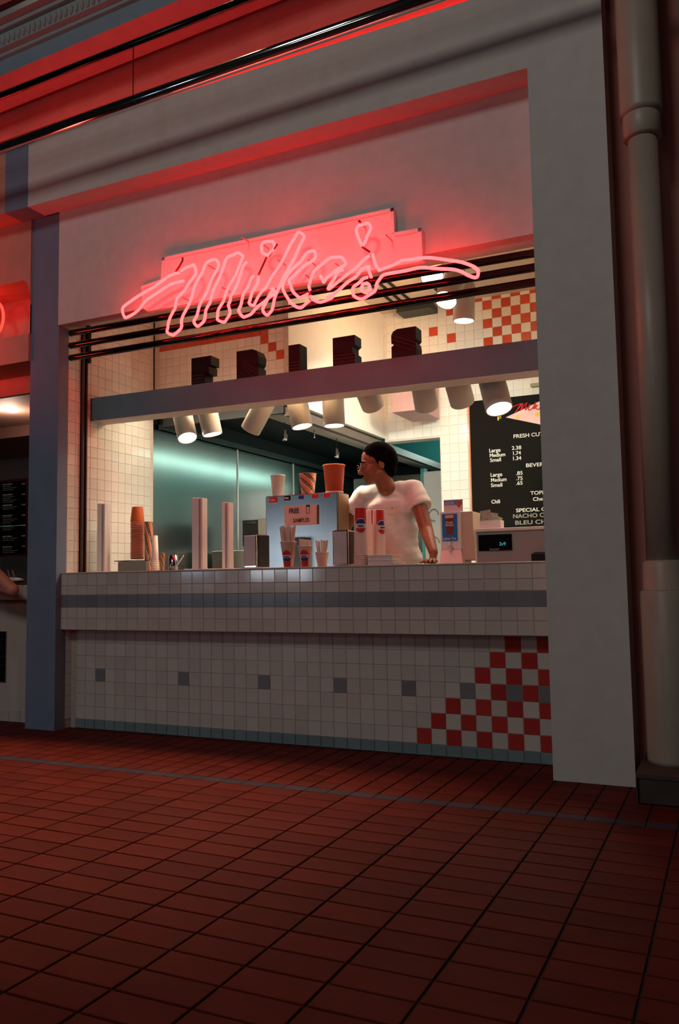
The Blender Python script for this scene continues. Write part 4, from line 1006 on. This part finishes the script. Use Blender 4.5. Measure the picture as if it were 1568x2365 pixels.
# panel with arch: polygon with arched opening towards the left
ar = []
xa = at(69, 790, 'Y', PY).x; zs_ = at(60, 705, 'Y', PY).z; ztop = at(20, 655, 'Y', PY).z; zbot = at(60, 772, 'Y', PY).z
xl = xa-.75; cx_ = (xa+xl)/2; n = 18
pts = [(xa, zbot), (xa, zs_)]+[(xa-.075-(.075*math.cos(t) if False else -.075*math.cos(t)), zs_+(ztop-zs_)*math.sin(t)) for t in np.linspace(0, math.pi/2, 7)]+[(xl+.075-.075*math.sin(t), zs_+(ztop-zs_)*math.cos(t)) for t in np.linspace(0, math.pi/2, 7)]+[(xl, zbot)]
g = G()
up = [(x, 3.60) for x, _ in pts]
for i in range(len(pts)-1):
    a_0, a_1 = pts[i], pts[i+1]
    if abs(a_0[0]-a_1[0]) < 1e-6: continue
    g.add([(a_0[0], PY, a_0[1]), (a_1[0], PY, a_1[1]), (a_1[0], PY, 3.56), (a_0[0], PY, 3.56)], [(3, 2, 1, 0)])
for i in range(len(pts)-1):
    a_0, a_1 = pts[i], pts[i+1]
    g.add([(a_0[0], PY, a_0[1]), (a_1[0], PY, a_1[1]), (a_1[0], PY+.30, a_1[1]), (a_0[0], PY+.30, a_0[1])], [(0, 1, 2, 3)])
g.box((xa, PY, zbot-.01), (NX+.0, PY+.3, 3.56)).box((-9, PY, zbot-.01), (xl, PY+.3, 3.56))
g.box((-9, PY+.30, 2.4), (NX, PY+.34, 3.56))
zlow = at(60, 832, 'Y', PY).z
g.box((-9, PY-.01, zlow-.01), (NX, PY+.30, zbot))
an = struct('wall_neighbour_front', g.obj('wall_neighbour_front', 'npeach'))
t = thing('arch_neon', (cx_, PY+.1, zbot), 'red neon ring glowing inside the arched niche at far left', 'lamp')
rc = at(-8, 735, 'Y', PY+.12)
G().tube([rc+Vector((.10*math.cos(u)-.03, 0, .13*math.sin(u))) for u in np.linspace(0, 2*math.pi, 26)[:-1]], .011, 8, closed=True)  .obj('glass_tube', 'ring', t, True)
# inside neighbour
struct('ceiling_4', G().box((-9, .15, 2.52), (NX, 3.2, 2.6)).obj('ceiling_4', 'npeach'))
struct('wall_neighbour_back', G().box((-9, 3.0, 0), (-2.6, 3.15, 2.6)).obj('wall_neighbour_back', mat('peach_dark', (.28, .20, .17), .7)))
struct('trim_7', G().box((-9, 1.5, at(30, 1010, 'Y', 1.5).z), (NX, 1.6, at(30, 982, 'Y', 1.5).z)).obj('trim_7', mat('brown_beam', (.25, .12, .09), .7)))
struct('wall_neighbour_side', G().box((NX, .3, 0), (-2.73, 3.1, 3.5)).obj('wall_neighbour_side', mat('peach_side', (.45, .30, .24), .7)))
t = thing('neighbour_track_light', at(50, 830, 'Y', .3), 'slim chrome track spotlight in the shop at far left', 'lamp')
p = at(40, 880, 'Y', .3); q_ = at(50, 838, 'Y', .3)
G().tube([p, q_], .026, 20).obj('housing', 'chrome', t, True)
G().box((q_.x-.02, .28, q_.z), (q_.x+.035, .32, q_.z+.03)).obj('mount', 'black', t)
G().box((q_.x-1.2, .275, q_.z+.03), (q_.x+.06, .325, q_.z+.05)).obj('track', 'white', t)
c_ = at(28, 940, 'Y', .95)
t = thing('globe_ceiling_lamp', c_, 'glowing white ceiling lamp of the shop at far left', 'lamp')
G().ell(c_, (.085, .085, .05), 20).obj('glass_bowl', 'glass', t, True)
G().lathe([(.05, 0), (.05, .05), (0, .05)], c_+Vector((0, 0, .035)), 20).obj('fitting', 'white', t)
pl_ = bpy.data.lights.new('neighbour_lamp', 'POINT'); pl_.energy = 9; pl_.color = (1, .72, .55); pl_.shadow_soft_size = .08
po_ = bpy.data.objects.new('neighbour_lamp', pl_); C.objects.link(po_); po_.location = c_+Vector((.0, -.05, -.14))
# neighbour menu
NMY = 2.2
t = thing('neighbour_menu', at(0, 1285, 'Y', NMY), 'dark framed menu board in the shop at far left', 'menu')
p = at(-70, 1280, 'Y', NMY); q_ = at(62, 1108, 'Y', NMY); q0 = at(62, 1284, 'Y', NMY)
G().box((p.x, NMY, q0.z), (q_.x, NMY+.04, q_.z+.02)).obj('frame', mat('maroon_frame', (.10, .01, .02), .4), t)
G().box((p.x, NMY-.006, q0.z+.02), (q_.x-.005, NMY, q_.z-.005)).obj('board_panel', 'display', t)
zz = at(30, 1215, 'Y', NMY).z
G().box((p.x, NMY-.008, zz), (q_.x-.005, NMY-.005, zz+.004)).obj('green_line', mat('green_line', (.05, .4, .2), .4, emis=(.05, .5, .25), estr=.3), t)
ty = 1121
for k, (hd_, nl, pr) in enumerate((('HOT DOGS', 3, '2.25'), ('SANDWICH', 4, '3.25'), ('SUBMARINE', 2, '3.45'), ('SALADS', 4, '2.95'), ('CHICKEN', 2, '3.45'), ('MEATBALL', 2, '3.25'), ('PASTA', 3, '3.75'))):
    ptext(hd_, 6, ty, 6+22, 3, NMY-.0075, 'ink', t); ptext(pr, 50, ty-2, 58, 3, NMY-.0075, 'ink', t)
    for j in range(nl): ptext('with lettuce and cheese', 6, ty+4*(j+1), 25+((j*13+k*7) % 20), 2, NMY-.0075, 'chalk', t)
    ty += 24
# neighbour counter
ncz = at(30, 1346, 'Y', -.05).z
nc = thing('neighbour_counter', (-3.2, 0, 0), 'white tiled counter with black tile inset at the far left', 'counter')
G().box((-9, .02, 0), (NX, .12, ncz-.01)).obj('front_wall', mat('counter_white', (.60, .54, .50), .5, var=.03), nc)
zl_ = at(30, 1389, 'Y', -.04).z
G().box((-9, -.04, zl_), (NX, .5, ncz), bev=.003).obj('top_box', mat('counter_white', (.6, .54, .5), .5), nc)
G().box((-9, -.05, ncz-.012), (NX, .52, ncz)).box((-9, -.046, zl_), (NX, -.03, zl_+.01)).obj('edge_strip', mat('maroon_strip', (.16, .03, .03), .4), nc)
its = [((-2.80-.22*k, -.04, (ncz+zl_)/2), .214, ncz-zl_-.03, 'tile_w') for k in range(6)]
tiles(nc, 'apron_tile', its, (1, 0, 0), (0, 0, 1), .005, .002)
x1_ = at(16, 1500, 'Y', .02).x; z1_ = at(16, 1458, 'Y', .02).z; z2_ = at(16, 1575, 'Y', .02).z; ph = (z1_-z2_)/6
G().box((x1_-.5, .012, z2_), (x1_, .02, z1_)).obj('inset_grout', 'grout', nc)
its = [((x1_-(i+.5)*ph, .012, z2_+(j+.5)*ph), ph-.002, ph-.002, 'tile_k') for i in range(5) for j in range(6)]
tiles(nc, 'inset_tile', its, (1, 0, 0), (0, 0, 1), .004, .001)
its = [((NX-(i+.5)*.11, .02, .045), .106, .085, 'tile_w') for i in range(8)]
tiles(nc, 'base_tile', its, (1, 0, 0), (0, 0, 1), .006, .002)
p = at(28, 1344, 'Y', .2)
t = thing('serving_dish', p, 'long white dish with tongs on the far left counter', 'dish')
G().ell((p.x, .2, ncz+.02), (.11, .06, .022), 16).obj('dish_body', 'white', t, True)
G().tube([(p.x-.02, .2, ncz+.02), (p.x-.05, .2, ncz+.10)], .006, 8).tube([(p.x+.05, .18, ncz+.02), (p.x+.02, .18, ncz+.095)], .008, 8).obj('tongs', 'chrome', t)
# person leaning at the neighbouring counter, mostly outside the frame
P2 = thing('person', (-3.35, -.45, 0), 'bare forearm and elbow of a person leaning in at the left edge', 'person')
g = G(); el = at(30, 1362, 'Y', -.20)
sh2 = el+Vector((-.26, -.12, .26)); sh3 = sh2+Vector((-.30, -.20, 0)); wr = el+Vector((-.24, -.02, .05)); nk = (sh2+sh3)/2+Vector((0, 0, .07))
H2 = nk+Vector((0, .03, .17)); Lf, R2 = head(g, H2, (.1, 1, -.1))
g.cap(sh2, el, .052, .040); g.cap(el, wr, .042, .028); g.ell(el+Vector((.006, 0, 0)), (.035, .036, .034))
g.ell(wr+Vector((-.05, .01, .0)), (.045, .035, .018))
for k in range(4): g.cap(wr+Vector((-.08, -.02+.018*k, .0)), wr+Vector((-.15, -.02+.018*k, -.01)), .009, .0075, 8)
g.cap(wr+Vector((-.03, .03, 0)), wr+Vector((-.08, .055, 0)), .011, .009, 8)
hp = nk+Vector((-.04, -.22, -.58)); g.cap(nk, nk+Vector((0, -.05, -.2)), .06, .11); g.cap(sh2, sh3, .06, .06); g.cap(nk+Vector((0, -.05, -.22)), hp, .14, .14)
e2 = sh3+Vector((-.06, .05, -.26)); g.cap(sh3, e2, .05, .038); g.cap(e2, e2+Vector((.03, .16, -.12)), .038, .027)
for s in (-1, 1): g.cap(hp+Vector((s*.09, 0, 0)), (hp.x+s*.1, hp.y+.02, .5), .09, .06); g.cap((hp.x+s*.1, hp.y+.02, .5), (hp.x+s*.1, hp.y, .08), .058, .04); g.cap((hp.x+s*.1, hp.y-.02, .04), (hp.x+s*.1, hp.y+.13, .035), .04, .03)
organic(g, 'body', 'skin2', P2, .008, 3)
g = G(); g.cap(nk+Vector((0, 0, -.08)), nk+Vector((0, -.05, -.2)), .09, .14); g.cap(sh2, sh3, .075, .075); g.cap(nk+Vector((0, -.05, -.22)), hp, .165, .165); g.cap(sh2, sh2.lerp(el, .45), .07, .068); g.cap(sh3, sh3.lerp(e2, .45), .07, .068)
organic(g, 'tshirt', 'grey', P2, .012, 3)
g = G(); g.ell(hp, (.17, .14, .13))
for s in (-1, 1): g.cap(hp+Vector((s*.09, 0, 0)), (hp.x+s*.1, hp.y+.02, .5), .105, .08); g.cap((hp.x+s*.1, hp.y+.02, .5), (hp.x+s*.1, hp.y, .1), .08, .062)
organic(g, 'trousers', 'denim', P2, .014, 3)
g = G(); g.ell(Lf(0, -.03, .055), (.085, .10, .085), 18); organic(g, 'hair', 'hair', P2, .008, 3)

bake_pending()
